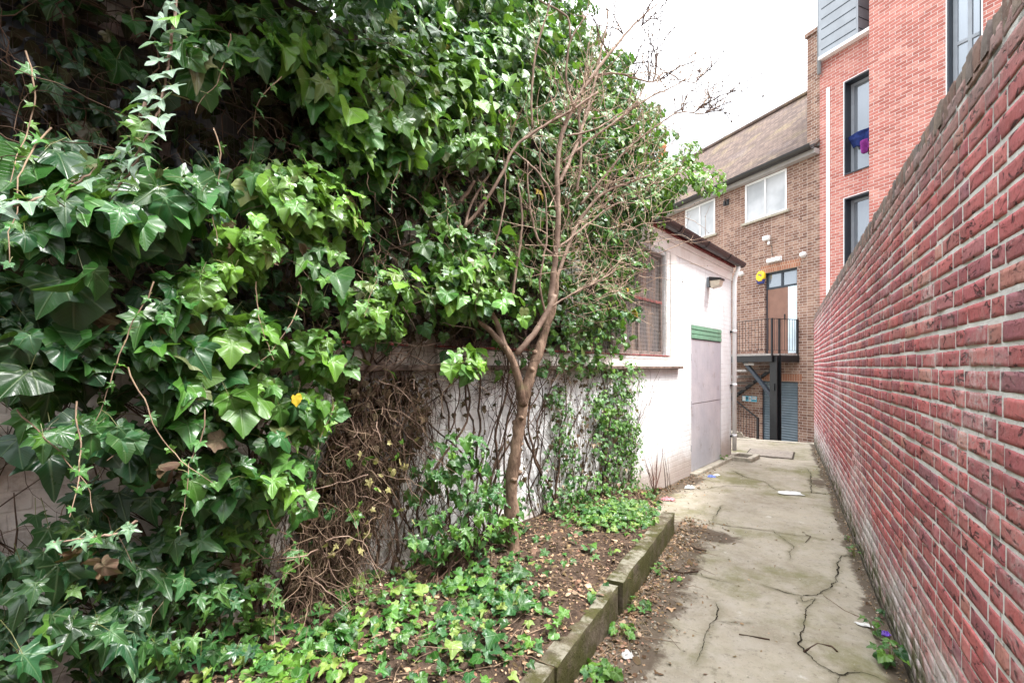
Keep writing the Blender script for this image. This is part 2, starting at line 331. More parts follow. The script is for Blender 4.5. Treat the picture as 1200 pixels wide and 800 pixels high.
def leafmat(name, rough=.33, spec=.5, trans=.26, vein=.34):
    m = NT(name, rough, spec); tint = m.attr('tint'); lv = m.xyz(m.attr('leafuv', 'Vector'))
    ax = m.math('ABSOLUTE', lv[0]); ang = m.math('ARCTAN2', ax, lv[1])
    r = m.math('POWER', m.math('ADD', m.math('MULTIPLY', ax, ax), m.math('MULTIPLY', lv[1], lv[1])), .5)
    dm = None
    for a in (0, .72, 1.55):
        q = m.math('ABSOLUTE', m.math('SUBTRACT', ang, a)); dm = q if dm is None else m.math('MINIMUM', dm, q)
    ds = m.math('ADD', m.math('MULTIPLY', dm, r), m.math('MULTIPLY', r, .012))
    v = m.ramp(ds, .008, .034, 1, 0)
    side = m.ramp(m.math('ABSOLUTE', m.math('SINE', m.math('MULTIPLY', m.math('SUBTRACT', lv[1], m.math('MULTIPLY', ax, .9)), 34))), .0, .22, 1, 0)
    v2 = m.math('MAXIMUM', v, m.math('MULTIPLY', side, .30))
    n = m.noise(14, 5); c = m.mix(m.ramp(n, .3, .75, 0, .55), tint, m.mix(.5, tint, (.02,.07,.012)))
    c = m.mix(m.math('MULTIPLY', v2, vein), c, m.mix(.5, tint, (.34,.44,.22)))
    m.col(c); m.bump(m.math('SUBTRACT', m.math('MULTIPLY', m.noise(22, 4), .7), m.math('MULTIPLY', v2, .5)), .45, .006)
    m.l(m.ramp(m.noise(9, 4), .3, .7, rough-.06, rough+.16), m.b.inputs['Roughness'])
    tr = m.n('ShaderNodeBsdfTranslucent'); m.l(m.mix(.35, c, (.18,.34,.02)), tr.inputs['Color'])
    ms = m.n('ShaderNodeMixShader'); ms.inputs[0].default_value = trans
    out = m.t.nodes['Material Output']; m.l(m.b.outputs[0], ms.inputs[1]); m.l(tr.outputs[0], ms.inputs[2]); m.l(ms.outputs[0], out.inputs['Surface'])
    return m.m
M['leaf'] = leafmat('ivy_leaf'); M['pale_leaf'] = leafmat('young_ivy_leaf', .30, .6, .2, .6); M['dead_leaf'] = leafmat('dead_leaf', .8, .15, .12, .2)

# ------------------------------------------------------------------ leaves
HALF = {
 'lobed': [(0,0),(.10,-.10),(.24,-.17),(.37,-.13),(.42,-.02),(.37,.08),(.40,.17),(.52,.29),(.61,.40),(.45,.42),(.31,.45),(.22,.55),(.16,.70),(.08,.87),(0,1.0)],
 'sharp': [(0,0),(.12,-.08),(.30,-.17),(.46,-.16),(.38,-.01),(.30,.08),(.42,.20),(.62,.35),(.70,.46),(.46,.42),(.27,.42),(.18,.55),(.14,.74),(.07,.92),(0,1.08)],
 'broad': [(0,0),(.11,-.13),(.28,-.19),(.44,-.12),(.53,.03),(.54,.15),(.56,.27),(.58,.38),(.48,.46),(.40,.54),(.33,.64),(.23,.76),(.13,.87),(.06,.95),(0,1.0)],
 'small': [(0,0),(.30,-.14),(.44,.05),(.55,.36),(.28,.48),(.14,.76),(0,1.0)],
 'oval': [(0,0),(.16,.08),(.26,.3),(.28,.5),(.2,.75),(.1,.9),(0,1.0)],
}
def leaf_template(kind, r, lod=1):
    h = HALF[kind]; pts = [(x*(1+r.normal()*.05), y+r.normal()*.015) for x, y in h[1:-1]]
    pts2 = [(-x*(1+r.normal()*.07), y+r.normal()*.02) for x, y in h[1:-1]][::-1]
    out = np.array([h[0]]+pts+[h[-1]]+pts2)
    if lod:      # round the outline between its points
        o = out; e = [];
        for i in range(len(o)):
            p0, p1, p2, p3 = o[i-1], o[i], o[(i+1)%len(o)], o[(i+2)%len(o)]
            e += [p1, (-p0+9*p1+9*p2-p3)/16]
        out = np.array(e)
    n = len(out); cen = np.array([0,.22]); rings = [cen+(out-cen)*.38, cen+(out-cen)*.72, out] if lod else [out]
    P = np.concatenate([cen[None]]+rings)
    x, y = P[:,0], P[:,1]
    fold = r.uniform(-.15,.60); droop = r.uniform(-.05,.60); cup = r.uniform(-.45,.40); ph = r.uniform(0,6.28); wv = r.uniform(.015,.08)
    rad = np.hypot(x, y-.2); ang = np.arctan2(x, y-.2)
    z = fold*(np.sqrt(x*x+.006)-.077)-droop*np.clip(y,0,2)**2*.6+cup*x*x-rad**2*wv*4+wv*np.sin(ang*5+ph)*rad*1.8+r.uniform(-.15,.15)*x*y
    V = np.stack([x,y,z],1); T = []
    T += [(0,1+(i+1)%n,1+i) for i in range(n)]
    if lod:
        for i in range(n):
            for k in (0, n):
                a, b = 1+i+k, 1+(i+1)%n+k; T += [(a,b,b+n),(a,b+n,a+n)]
    return V, np.array(T), np.stack([x,y,0*x],1)
def norm(a): return a/(np.linalg.norm(a, axis=-1, keepdims=True)+1e-9)
def leaf_mesh(name, pos, nrm, tip, size, tint, kinds, m, parent=None, lod=1, seed=1, petiole=0.0, dull=None):
    """one mesh of many leaves: pos = petiole end of the blade"""
    r = np.random.default_rng(seed); pos = np.asarray(pos); N = len(pos)
    Z = norm(np.asarray(nrm, float)); Yv = np.asarray(tip, float); Yv = norm(Yv-(Yv*Z).sum(1, keepdims=True)*Z); Xv = np.cross(Yv, Z)
    tmps = [leaf_template(k, r, lod) for k in kinds for _ in range(9)]
    pick = r.integers(0, len(tmps), N); Vs, Ts, As, Us = [], [], [], []; base = 0
    for i, (V, T, U) in enumerate(tmps):
        idx = np.where(pick == i)[0]
        if len(idx) == 0: continue
        sx = r.uniform(.85,1.12,len(idx))
        L = V[None]*np.stack([size[idx]*sx, size[idx], size[idx]],1)[:,None]
        W = pos[idx][:,None]+L[...,0:1]*Xv[idx][:,None]+L[...,1:2]*Yv[idx][:,None]+L[...,2:3]*Z[idx][:,None]
        nv = len(V); Vs.append(W.reshape(-1,3)); Ts.append((T[None]+(base+np.arange(len(idx))*nv)[:,None,None]).reshape(-1,3))
        As.append(np.repeat(np.concatenate([tint[idx], np.ones((len(idx),1))],1), nv, axis=0)); Us.append(np.tile(U, (len(idx),1))); base += nv*len(idx)
    if petiole > 0:     # thin three-sided stalks
        idx = np.where(r.random(N) < petiole)[0]; n = len(idx)
        a = pos[idx]; ln = size[idx]*r.uniform(.6,1.3,n)
        back = norm(-Yv[idx]*.7-Z[idx]*.5+r.normal(0,.35,(n,3))+np.array([0,0,.25])); mid = a+back*ln[:,None]*.5+np.array([0,0,.1])*ln[:,None]; end = a+back*ln[:,None]
        ring = []
        for P, w in ((a,.0012),(mid,.0014),(end,.0016)):
            for th in (0,2.09,4.19): ring.append(P+w*(math.cos(th)*Xv[idx]+math.sin(th)*Z[idx]))
        Vp = np.stack(ring,1).reshape(-1,3); tri = []
        for k in (0,3):
            for j in range(3):
                q = (j+1)%3; tri += [(k+j,k+q,k+q+3),(k+j,k+q+3,k+j+3)]
        Vs.append(Vp); Ts.append((np.array(tri)[None]+(base+np.arange(n)*9)[:,None,None]).reshape(-1,3))
        cp = np.array([.17,.17,.06])*r.uniform(.6,1.3,(n,1)); As.append(np.repeat(np.concatenate([cp, np.ones((n,1))],1), 9, axis=0)); Us.append(np.tile([[.3,.5,0]], (9*n,1)))
    V = np.concatenate(Vs)
    if parent is not None: V = V-np.array(parent.location)
    return fast_mesh(name, V, np.concatenate(Ts), m, parent, {'tint':('FLOAT_COLOR', np.concatenate(As)), 'leafuv':('FLOAT_VECTOR', np.concatenate(Us))})
def greens(n, tone, r):
    """tone 0 dark .. 1 fresh yellow-green"""
    t = np.clip(np.broadcast_to(tone, (n,))+r.normal(0,.13,n), 0, 1)[:,None]
    a = np.array([.007,.034,.009]); b = np.array([.030,.110,.016]); c = np.array([.130,.270,.026])
    col = np.where(t < .5, a+(b-a)*t*2, b+(c-b)*(t*2-1))
    bl = (r.random(n) < .3)[:,None]; col = np.where(bl, col*np.array([.85,.95,1.7]), col)
    return col*r.uniform(.75,1.25,(n,1))
def browns(n, r):
    a = np.array([[.09,.050,.03],[.17,.105,.06],[.25,.16,.10],[.13,.065,.045],[.30,.21,.145],[.24,.14,.105]])
    return a[r.integers(0,len(a),n)]*r.uniform(.6,1.2,(n,1))
OUT = np.array([WO[0], WO[1], 0.])
def wall_leaves(P, r, spread=.55, up=.45):
    n = len(P); nrm = norm(OUT[None]*1.0+np.array([0,0,up])[None]+r.normal(0,spread,(n,3)))
    tip = np.array([0,0,-1.0])[None]+OUT[None]*.25+r.normal(0,.45,(n,3)); return nrm, tip

# ================================================================== THE SETTING
g = MB().quad((-60,-40,-.95),(60,-40,-.95),(60,90,-.95),(-60,90,-.95)).build('ground', M['ground']); tag(g, kind='structure')
# --- cracked concrete path: a sheet whose vertices know their distance to the cracks
XW = 0.577
def path_z(x, y):
    z = -.055*np.clip((y-7.5)/4.7, 0, 1)-.01*np.clip((.577-x), 0, .3)*0
    z = z+.012*smooth_noise(x, y, 3, 3, .9)-.03*np.clip((x-.38)/.2, 0, 1)*np.clip((9-y)/4, 0, 1)
    return z
CR = [  # polylines in the place, read off the photograph
 [(1010,648),(985,650),(981,660),(982,666),(978,680),(970,690),(955,697),(940,698),(915,693),(893,686)],
 [(940,698),(941,706),(955,702),(948,714),(942,728),(939,742),(936,757),(944,766),(958,778),(972,789),(985,792),(1008,787),(1030,793),(1045,799)],
 [(985,792),(980,800),(984,812)],
 [(830,612),(862,617),(900,622),(940,628),(963,632)],
 [(846,592),(838,605),(834,616)],
 [(815,672),(835,678),(855,682)],
 [(838,705),(842,716),(838,728),(832,738),(826,748),(822,760),(816,780)],
 [(838,728),(856,731),(878,730)],
 [(858,551),(872,558),(896,565),(910,575),(945,577),(975,578)],
 [(945,548),(950,553),(950,578)],
 [(820,574),(850,569),(872,570)],
 [(905,621),(930,640),(925,655)],
]
CW = []
for pl in CR:
    q = [ground(px,py)[:2] for px,py in pl]; o = []
    for a, b in zip(q[:-1], q[1:]):
        L = np.linalg.norm(b-a); n = max(2, int(L/.02))
        for i in range(n):
            t = i/n; o.append(a+(b-a)*t+np.array([smooth_noise(np.array(t*5+a[0]*9), np.array(a[1]*7), 5, 2)*.012]*2)*np.array([1,-.7]))
    o.append(q[-1]); CW.append(np.array(o))
CW = np.concatenate(CW)
def crack_dist(x, y):
    d = np.full(x.shape, 9.0); flat = np.stack([x.ravel(), y.ravel()],1); out = np.full(len(flat), 9.0)
    for i in range(0, len(flat), 4000):
        blk = flat[i:i+4000]; out[i:i+4000] = np.sqrt(((blk[:,None]-CW[None])**2).sum(2).min(1))
    return out.reshape(x.shape)
def path_sheet(ys, xs):
    X, Y = np.meshgrid(xs, ys); Z = path_z(X, Y)+.006*smooth_noise(X, Y, 8, 4, 7)
    cd = crack_dist(X, Y); Z = Z-.004*np.clip(1-cd/.03, 0, 1)
    kd = np.clip(1.25-np.abs(X+.93)/.40, 0, 1)*np.clip((5.6-Y)/1.0, 0, 1)          # silt along the foot of the kerb
    rd = np.clip(1-(XW-X)/(.16+.06*smooth_noise(X*0, Y, 4, 3, 1.5)), 0, 1)      # and along the red wall
    ws = -2.68+K*Y; wd = np.clip(1-(X-ws)/.55, 0, 1)*np.clip((Y-4.6)/.6, 0, 1)*np.clip((8.2-Y)/1.0, 0, 1)
    ex = 0*X
    for (px,py,rx,ry,a) in ((822,625,.42,.30,.85),(800,560,.5,.6,.7),(958,565,.16,.42,.75),(780,690,.25,.35,.6),(1000,760,.2,.5,.25)):
        c0 = ground(px,py); ex = np.maximum(ex, a*np.clip(1.25-np.hypot((X-c0[0])/rx, (Y-c0[1])/ry), 0, 1))
    dirt = np.clip(np.maximum.reduce([kd*1.1, rd*1.1, wd*.9, ex]), 0, 1)
    ny, nx = X.shape; i = np.arange(ny*nx).reshape(ny,nx)
    T = np.stack([i[:-1,:-1], i[:-1,1:], i[1:,1:], i[1:,:-1]],-1).reshape(-1,4)
    return np.stack([X,Y,Z],-1).reshape(-1,3), T, cd.ravel(), dirt.ravel()
ys = np.concatenate([np.arange(-4,1.9,.10), np.arange(1.9,4.4,.0085), np.arange(4.4,8,.018), np.arange(8,12.21,.06)]); xs = np.concatenate([np.arange(-2.6,-1.0,.06), np.arange(-1.0,.60,.0085)])
V, T, cd, dt = path_sheet(ys, xs)
p = fast_mesh('path', V, T, M['path'], None, {'crack':('FLOAT', cd), 'dirt':('FLOAT', dt)}); tag(p, kind='structure')
cr_ = np.random.default_rng(3); mb = MB()
for ci, pl in enumerate(CR):
    wf_ = [1,1,.9,.6,.5,.5,.75,.45,.6,.6,.4,.5][ci]; q = [ground(a,b)[:2] for a,b in pl]; o = []
    for a, b in zip(q[:-1], q[1:]):
        n = max(2, int(np.linalg.norm(b-a)/.012)); o += [a+(b-a)*i/n for i in range(n)]
    o.append(q[-1]); o = np.array(o); n = len(o); k = np.arange(n); sd = float(o[0,0]*7)
    o = o+np.stack([smooth_noise(k*.11+sd, k*0.0, 5, 3)*.016+cr_.normal(0,.0022,n), smooth_noise(k*.11+sd, k*0.0+3, 6, 3)*.012+cr_.normal(0,.0022,n)],1)
    t = np.gradient(o, axis=0); t /= np.linalg.norm(t, axis=1, keepdims=True)+1e-9; nn = np.stack([-t[:,1], t[:,0]],1)
    w = wf_*.62*(.0018+.0050*np.clip(smooth_noise(k*.13+sd, k*0.0+9, 7, 4)+.25, 0, 2)+np.abs(cr_.normal(0,.0016,n)))*np.clip(np.minimum(k+1, n-k)/8, .15, 1)*np.clip(o[:,1]/4.2, .9, 1.8)
    A, B = o+nn*w[:,None], o-nn*w[:,None]*cr_.uniform(.7,1.3,(n,1)); zz_ = lambda P: np.concatenate([P, (path_z(P[:,0],P[:,1])+.006*smooth_noise(P[:,0],P[:,1],8,4,7)+.002)[:,None]],1)
    mb.add(np.concatenate([zz_(A), zz_(B)]), [(i, i+n, i+n+1, i+1) for i in range(n-1)])
mb.build('crack', M['crack_dirt'], p)
# the path ends in a drop to the lower yard
ed = MB().box(-2.6, .60, 12.21, 12.40, -.95, -.045).build('yard_step', M['gully'], bevel=.015); tag(ed, kind='structure')
lo = MB().quad((-9,12.4,-.80),(9,12.4,-.80),(9,24,-.80),(-9,24,-.80)).build('yard_ground', M['ground']); tag(lo, kind='structure')
# --- raised soil bed between kerb and shed
def bed_edge(y):  # right border
    return np.where(y < 4.82, -.985, -.985+(y-4.82)/1.75*(-.50))
def soil_z(x, y):
    xw = -2.68+K*y; xb = bed_edge(y); u = np.clip((x-xw)/(xb-xw+1e-6), 0, 1)
    h = .175+.14*(1-u)+.05*smooth_noise(x, y, 12, 4, 2.2)+.012*smooth_noise(x, y, 13, 3, 14)
    fall = np.clip((y-4.75)/1.9, 0, 1); hh = h*(1-fall)-.02*fall
    out = np.clip((y-4.8)/.2, 0, 1)*np.clip((u-.35)/.65, 0, 1); return hh*(1-out)-.03*out
nu, ny = 70, 330; yy = np.linspace(-4, 6.6, ny); U, Y = np.meshgrid(np.linspace(0,1,nu), yy); XWL = -2.68+K*Y-.02; X = XWL+(bed_edge(Y)-XWL)*U
Z = soil_z(X, Y); i = np.arange(nu*ny).reshape(ny,nu); T = np.stack([i[:-1,:-1], i[:-1,1:], i[1:,1:], i[1:,:-1]],-1).reshape(-1,4)
s_ = fast_mesh('soil', np.stack([X,Y,Z],-1).reshape(-1,3), T, M['soil']); tag(s_, kind='structure')
# --- kerb stones
def rough_block(x0, x1, y0, y1, z0, z1, seed, amp=.012, st=.03):
    ns = [max(2, int((b-a)/st)) for a, b in ((x0,x1),(y0,y1),(z0,z1))]; mb = MB()
    def face(o, a, b, na, nb, flip):
        A, B = np.meshgrid(np.linspace(0,1,na+1), np.linspace(0,1,nb+1)); P = np.array(o)+A[...,None]*np.array(a)+B[...,None]*np.array(b)
        i = np.arange((na+1)*(nb+1)).reshape(nb+1,na+1); q = np.stack([i[:-1,:-1], i[:-1,1:], i[1:,1:], i[1:,:-1]],-1).reshape(-1,4)
        if flip: q = q[:,::-1]
        mb.add(P.reshape(-1,3), q.tolist())
    dx, dy, dz = x1-x0, y1-y0, z1-z0
    face((x0,y0,z1),(dx,0,0),(0,dy,0),ns[0],ns[1],False); face((x1,y0,z0),(0,dy,0),(0,0,dz),ns[1],ns[2],False)
    face((x0,y0,z0),(0,dy,0),(0,0,dz),ns[1],ns[2],True); face((x0,y0,z0),(dx,0,0),(0,0,dz),ns[0],ns[2],False); face((x0,y1,z0),(dx,0,0),(0,0,dz),ns[0],ns[2],True)
    V = np.concatenate(mb.v); c = np.array([(x0+x1)/2, (y0+y1)/2, (z0+z1)/2]); h = np.array([dx,dy,dz])/2
    q = (V-c)/h; e = np.sort(np.abs(q),1)      # round the arrises
    rnd = np.clip((e[:,1]-.0), 0, 1)
    edge = np.clip(1-((h[None]-np.abs(V-c))).clip(0).sum(1)/.06, 0, 1) if False else 0
    d = np.sort(h[None]-np.abs(V-c), 1); near = np.clip(1-d[:,1]/.03, 0, 1)
    ch = smooth_noise(V[:,1]*1.0, V[:,0]+V[:,2], seed, 3, 5)
    V = V-np.sign(V-c)*(near*(.003+.016*np.clip(ch-.25,0,1)))[:,None]
    N = np.stack([smooth_noise(V[:,1]+V[:,0], V[:,2]+V[:,0]*.7, seed+k, 4, 6) for k in range(3)],1)
    mb.v = [V+N*amp]; return mb
klab = ['mossy kerb stone edging the bed just outside the bottom of the view','', 'green stained kerb stone nearest the bottom edge of the photo', 'short mossy kerb stone with a broken top corner beside the ivy ground cover', 'long mossy kerb stone ending the soil bed farthest up the path']
for k, (a, b, dx, dz) in enumerate([(.07,2.07,.004,.0),(2.08,3.075,-.002,-.006),(3.085,4.82,.007,.004)]):
    o = rough_block(-1.03+dx, -.930+dx+.008*k, a, b, -.06, .200+dz, 40+k, .0055, .022).build('kerb_stone', M['kerb'], smooth=True)
    tag(o, [klab[2], klab[3], klab[4]][k], 'kerb stone', 'kerb stones along the soil bed')

# ================================================================== RED BRICK WALL (real bricks on a mortar bed)
WY0, WY1, WH = -4.0, 12.30, 2.71
rw = thing('brick_wall', 'long weathered red brick boundary wall along the right of the path', 'brick wall', (XW,4,0))
def brick_front(y0, y1, z0, z1, x, ny, nz, seed, prot):
    """rough front of one brick facing -x, with rounded edges returning into the mortar"""
    a = np.linspace(0,1,ny+1); b = np.linspace(0,1,nz+1); A, B = np.meshgrid(a, b)
    Y = y0+(y1-y0)*A; Zz = z0+(z1-z0)*B
    ey = np.minimum(A,1-A)*(y1-y0); ez = np.minimum(B,1-B)*(z1-z0); e = np.minimum(ey, ez)
    return Y, Zz, e
bv, bt, ba = [], [], []; cnt = 0
r = np.random.default_rng(5)
pal = np.array([[.36,.066,.062],[.42,.088,.075],[.30,.055,.060],[.25,.055,.068],[.43,.13,.105],[.21,.075,.09],[.44,.19,.13],[.37,.12,.12]])
course = 0; z = -.05
while z < WH-.112:
    zt = z+.065; y = WY0+(-.056 if course%2 else 0)-r.uniform(0,.03)
    stretch = (course % 2 == 0)
    wob = .006
    while y < WY1:
        L = .215 if stretch else .1025
        stretch = not stretch
        y1 = min(y+L*(1+r.normal(0,.012)), WY1)
        if y1-y > .03:
            yc = (y+y1)/2; lod = (7,5) if (.0 < yc < 1.2 and L>.2) else (5,4) if yc < 3 else (3,3) if yc < 6 else (2,2)
            if L < .2: lod = (max(2,lod[0]//2+1), lod[1])
            if yc < .2: lod = (2,2)
            dz = smooth_noise(np.array([y*.8]), np.array([course*.37]), 2, 2)[0]*.007+r.normal(0,.0018)
            A, B = np.meshgrid(np.linspace(0,1,lod[0]+1), np.linspace(0,1,lod[1]+1))
            g_ = .003
            Yb = y+g_*r.random()+(y1-y-g_*r.random())*A; Zb = z+dz+(zt-z)*B
            prot = r.normal(0,.0025)
            Xb = np.full(A.shape, -.010+prot)+(A-.5)*r.normal(0,.004)+(B-.5)*r.normal(0,.004)
            Xb = Xb+smooth_noise(Yb, Zb, int(r.integers(0,900)), 3, 16)*.0042
            on = (A<1e-6)|(A>1-1e-6)|(B<1e-6)|(B>1-1e-6)
            Xb = np.where(on, .004, Xb); 
            sh = .006   # front plane inset for rounded arris
            Yb = Yb+smooth_noise(Yb*3, Zb*3, int(r.integers(0,900)), 2, 12)*.0022; Zb = Zb+smooth_noise(Zb*3, Yb*3, int(r.integers(0,900)), 2, 12)*.0022
            if lod[0] >= 2:
                # add a second ring close to the border so the face stays flat and the edge rounds off
                ia = .0028/L; a = np.concatenate([[0],[ia], np.linspace(0,1,lod[0]+1)[1:-1], [1-ia],[1]]); b = np.concatenate([[0],[.042], np.linspace(0,1,lod[1]+1)[1:-1], [.958],[1]])
                A, B = np.meshgrid(a, b); Yb = y+(y1-y)*A; Zb = z+dz+(zt-z)*B
                Xb = np.full(A.shape, -.0024+prot*.5)+(A-.5)*r.normal(0,.002)+(B-.5)*r.normal(0,.0026)+smooth_noise(Yb, Zb, int(r.integers(0,900)), 4, 18)*.0016
                Xb = np.minimum(Xb, -.0019); on = (A<1e-6)|(A>1-1e-6)|(B<1e-6)|(B>1-1e-6); Xb = np.where(on, .006, Xb)
                Yb = Yb+smooth_noise(Yb*3, Zb*3, int(r.integers(0,900)), 3, 14)*.0022; Zb = Zb+smooth_noise(Zb*3, Yb*3, int(r.integers(0,900)), 3, 14)*.0016
            nb, na = A.shape; i = np.arange(na*nb).reshape(nb,na)+cnt
            bt.append(np.stack([i[:-1,:-1], i[1:,:-1], i[1:,1:], i[:-1,1:]],-1).reshape(-1,4))
            bv.append(np.stack([Xb, Yb-4, Zb],-1).reshape(-1,3)); cnt += na*nb
            c = pal[r.choice(len(pal), p=[.24,.2,.16,.1,.12,.06,.05,.07])]*r.uniform(.85,1.3); c = (c*.72+np.array([.36,.20,.20])*.28)*np.array([1.1,1.1,1.2]); ba.append(np.tile([*c,1], (na*nb,1)))
        y = y1+.0105
    z += .0752; course += 1
fast_mesh('brickwork', np.concatenate(bv), np.concatenate(bt), M['red_brick'], rw, {'tint':('FLOAT_COLOR', np.concatenate(ba))})
nyy = 400; nzz = 90; Ym, Zm = np.meshgrid(np.linspace(WY0,WY1,nyy), np.linspace(-.2,WH-.112,nzz)); Xm = -.0006+.0008*smooth_noise(Ym, Zm, 5, 4, 14)
i = np.arange(nyy*nzz).reshape(nzz,nyy); T = np.stack([i[:-1,:-1], i[1:,:-1], i[1:,1:], i[:-1,1:]],-1).reshape(-1,4)
fast_mesh('mortar_bed', np.stack([Xm, Ym-4, Zm],-1).reshape(-1,3), T, M['mortar'], rw)
MB().box(.006,.215,WY0-4,WY1-4,-.95,WH-.115).build('wall_core', M['new_brick'], rw)
cv, ct, ca = [], [], []; cnt = 0; y = WY0
while y < WY1:
    w = .067+r.normal(0,.002); h = r.normal(0,.004); x0 = -.006+r.normal(0,.003); a = rough_block(x0, .222, y-4, y-4+w, WH-.106, WH+h*.5, int(r.integers(0,900)), .0016, .034 if y < 4 else .09)
    v = np.concatenate(a.v); cv.append(v); ct.append(np.array(a.f)+cnt); cnt += len(v)
    c = np.array([[.225,.185,.165],[.20,.165,.155],[.27,.21,.18],[.25,.16,.135]])[r.integers(0,4)]*r.uniform(.8,1.15); ca.append(np.tile([*c,1],(len(v),1))); y += w+.009
fast_mesh('coping', np.concatenate(cv), np.concatenate(ct), M['coping'], rw, {'tint':('FLOAT_COLOR', np.concatenate(ca))})
MB().box(.004,.212,WY0-4,WY1-4,WH-.118,WH-.012).build('coping_mortar', M['mortar'], rw)

# ================================================================== helpers for fronts with openings
def front(mb, x0, x1, z0, z1, ops, y=0.0):
    """a wall face at depth y with rectangular holes and their reveals: ops = (x0,x1,z0,z1,depth)"""
    xb = sorted({x0,x1,*[o[0] for o in ops],*[o[1] for o in ops]}); zb = sorted({z0,z1,*[o[2] for o in ops],*[o[3] for o in ops]})
    for a, b in zip(xb[:-1], xb[1:]):
        for c, d in zip(zb[:-1], zb[1:]):
            mx, mz = (a+b)/2, (c+d)/2
            if any(o[0] < mx < o[1] and o[2] < mz < o[3] for o in ops): continue
            mb.quad((a,y,c),(b,y,c),(b,y,d),(a,y,d))
    for (a,b,c,d,dp) in ops:
        mb.quad((a,y,c),(a,y,d),(a,y+dp,d),(a,y+dp,c)); mb.quad((b,y,c),(b,y+dp,c),(b,y+dp,d),(b,y,d))
        mb.quad((a,y,d),(b,y,d),(b,y+dp,d),(a,y+dp,d)); mb.quad((a,y,c),(a,y+dp,c),(b,y+dp,c),(b,y,c))
    return mb
def frame_mb(x0, x1, z0, z1, y0, y1, w, bars=(), hbars=()):
    f = MB(); f.box(x0,x0+w,y0,y1,z0,z1); f.box(x1-w,x1,y0,y1,z0,z1); f.box(x0+w,x1-w,y0,y1,z0,z0+w); f.box(x0+w,x1-w,y0,y1,z1-w,z1)
    for b in bars: f.box(b-w/2,b+w/2,y0,y1,z0+w,z1-w)
    for b in hbars: f.box(x0+w,x1-w,y0+.002,y1-.002,b-w/2,b+w/2)
    return f

# ================================================================== WHITE SHED
S = lambda px, py, off=0: wall_sz(px, py, off)
sh = thing('shed', 'single storey shed with flaking white painted brick and wire screened windows behind ivy', 'shed', (-2.68,0,0), WANG)
s_end = S(857,430)[0]; EAVE = 3.46
d0, d1 = S(810,430)[0], S(845,430)[0]; dtop = S(810,380)[1]; dmid = S(810,397)[1]
w1a, w1b = S(682,430)[0], S(779,430)[0]; wz0, wz1 = S(778,416)[1], S(778,299)[1]
wins = [(w1a, w1b, wz0, wz1), (2.78, 4.36, wz0, wz1), (.55, 2.45, wz0, wz1), (-2.2, .2, wz0, wz1)]
ops = [(a,b,c,d,.09) for a,b,c,d in wins]+[(d0,d1,.03,dtop,.05)]
mb = MB(); front(mb, -5, s_end, -.4, EAVE, ops); mb.quad((s_end,0,-.9),(s_end,4,-.9),(s_end,4,EAVE+1),(s_end,0,EAVE)); mb.quad((-5,0,-.4),(-5,0,EAVE),(-5,4,EAVE+1),(-5,4,-.4)); mb.quad((-5,4,-.4),(-5,4,EAVE+1),(s_end,4,EAVE+1),(s_end,4,-.4))
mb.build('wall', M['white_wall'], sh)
mb = MB(); mb.box(-5, s_end+.02, -.012, .0, wz1+.06, EAVE-.16); mb.box(w1b+.02, S(792,430)[0], -.014, 0, wz0-.15, wz1+.06); mb.box(w1a-.28, w1a-.03, -.016, 0, wz0-.15, wz1+.06); mb.box(2.47,2.76,-.016,0,wz0-.15,wz1+.06)
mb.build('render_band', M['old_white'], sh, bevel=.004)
MB().box(-5, S(795,430)[0], -.075, .0, 1.575, 1.615).build('window_ledge', M['sill_stone'], sh, bevel=.01)
mb = MB(); mb.box(-5, s_end+.03, -.055, -.014, EAVE-.085, EAVE-.02); mb.build('fascia', M['red_paint'], sh, bevel=.004)
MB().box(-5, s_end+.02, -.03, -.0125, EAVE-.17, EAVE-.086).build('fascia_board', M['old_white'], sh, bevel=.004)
for k, (a,b,c,d) in enumerate(wins):
    wf = frame_mb(a, b, c, d, .03, .085, .045, [a+(b-a)*q for q in (.33,.66)], [c+(d-c)*.52]).build('window', M['rusty_frame'], sh, bevel=.004)
    MB().quad((a+.03,.062,c+.03),(b-.03,.062,c+.03),(b-.03,.062,d-.03),(a+.03,.062,d-.03)).build('pane', M['dirty_glass'] if k == 0 else M['dark_glass'], wf)
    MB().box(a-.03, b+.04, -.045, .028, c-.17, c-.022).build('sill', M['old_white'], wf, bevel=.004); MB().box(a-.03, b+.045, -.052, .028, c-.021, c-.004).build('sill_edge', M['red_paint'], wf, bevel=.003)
    rb = MB(); rb.box(a+.05, b-.05, .018, .032, c+(d-c)*.52-.016, c+(d-c)*.52+.016); rb.build('glazing_bar', M['red_paint'], wf)
    wm = MB(); st = .046 if k == 0 else .030
    for x in np.arange(a-.05, b+.051, st):
        yb = -.055-.02*math.sin((x-a)*3); wm.tube([(x,yb,c-.03),(x+.004,yb-.012,(c+d)/2),(x,yb,d+.04)], .0019 if k == 0 else .0010, 4, False)
    for z in np.arange(c-.03, d+.041, .05 if k == 0 else .10):
        wm.tube([(x,-.057-.02*math.sin((x-a)*3)-.012*math.sin((z-c)/(d-c)*3.1), z) for x in np.linspace(a-.05,b+.05,12)], .0012, 4, False)
    for q in ((a-.05,c-.03,b+.05,c-.03),(a-.05,d+.04,b+.05,d+.04),(b+.05,c-.03,b+.05,d+.04),(a-.05,c-.03,a-.05,d+.04)): wm.tube([(q[0],-.06,q[1]),(q[2],-.06,q[3])], .004, 5)
    wm.build('wire_mesh', M['wire'] if k == 0 else M['dark_wire'], wf)
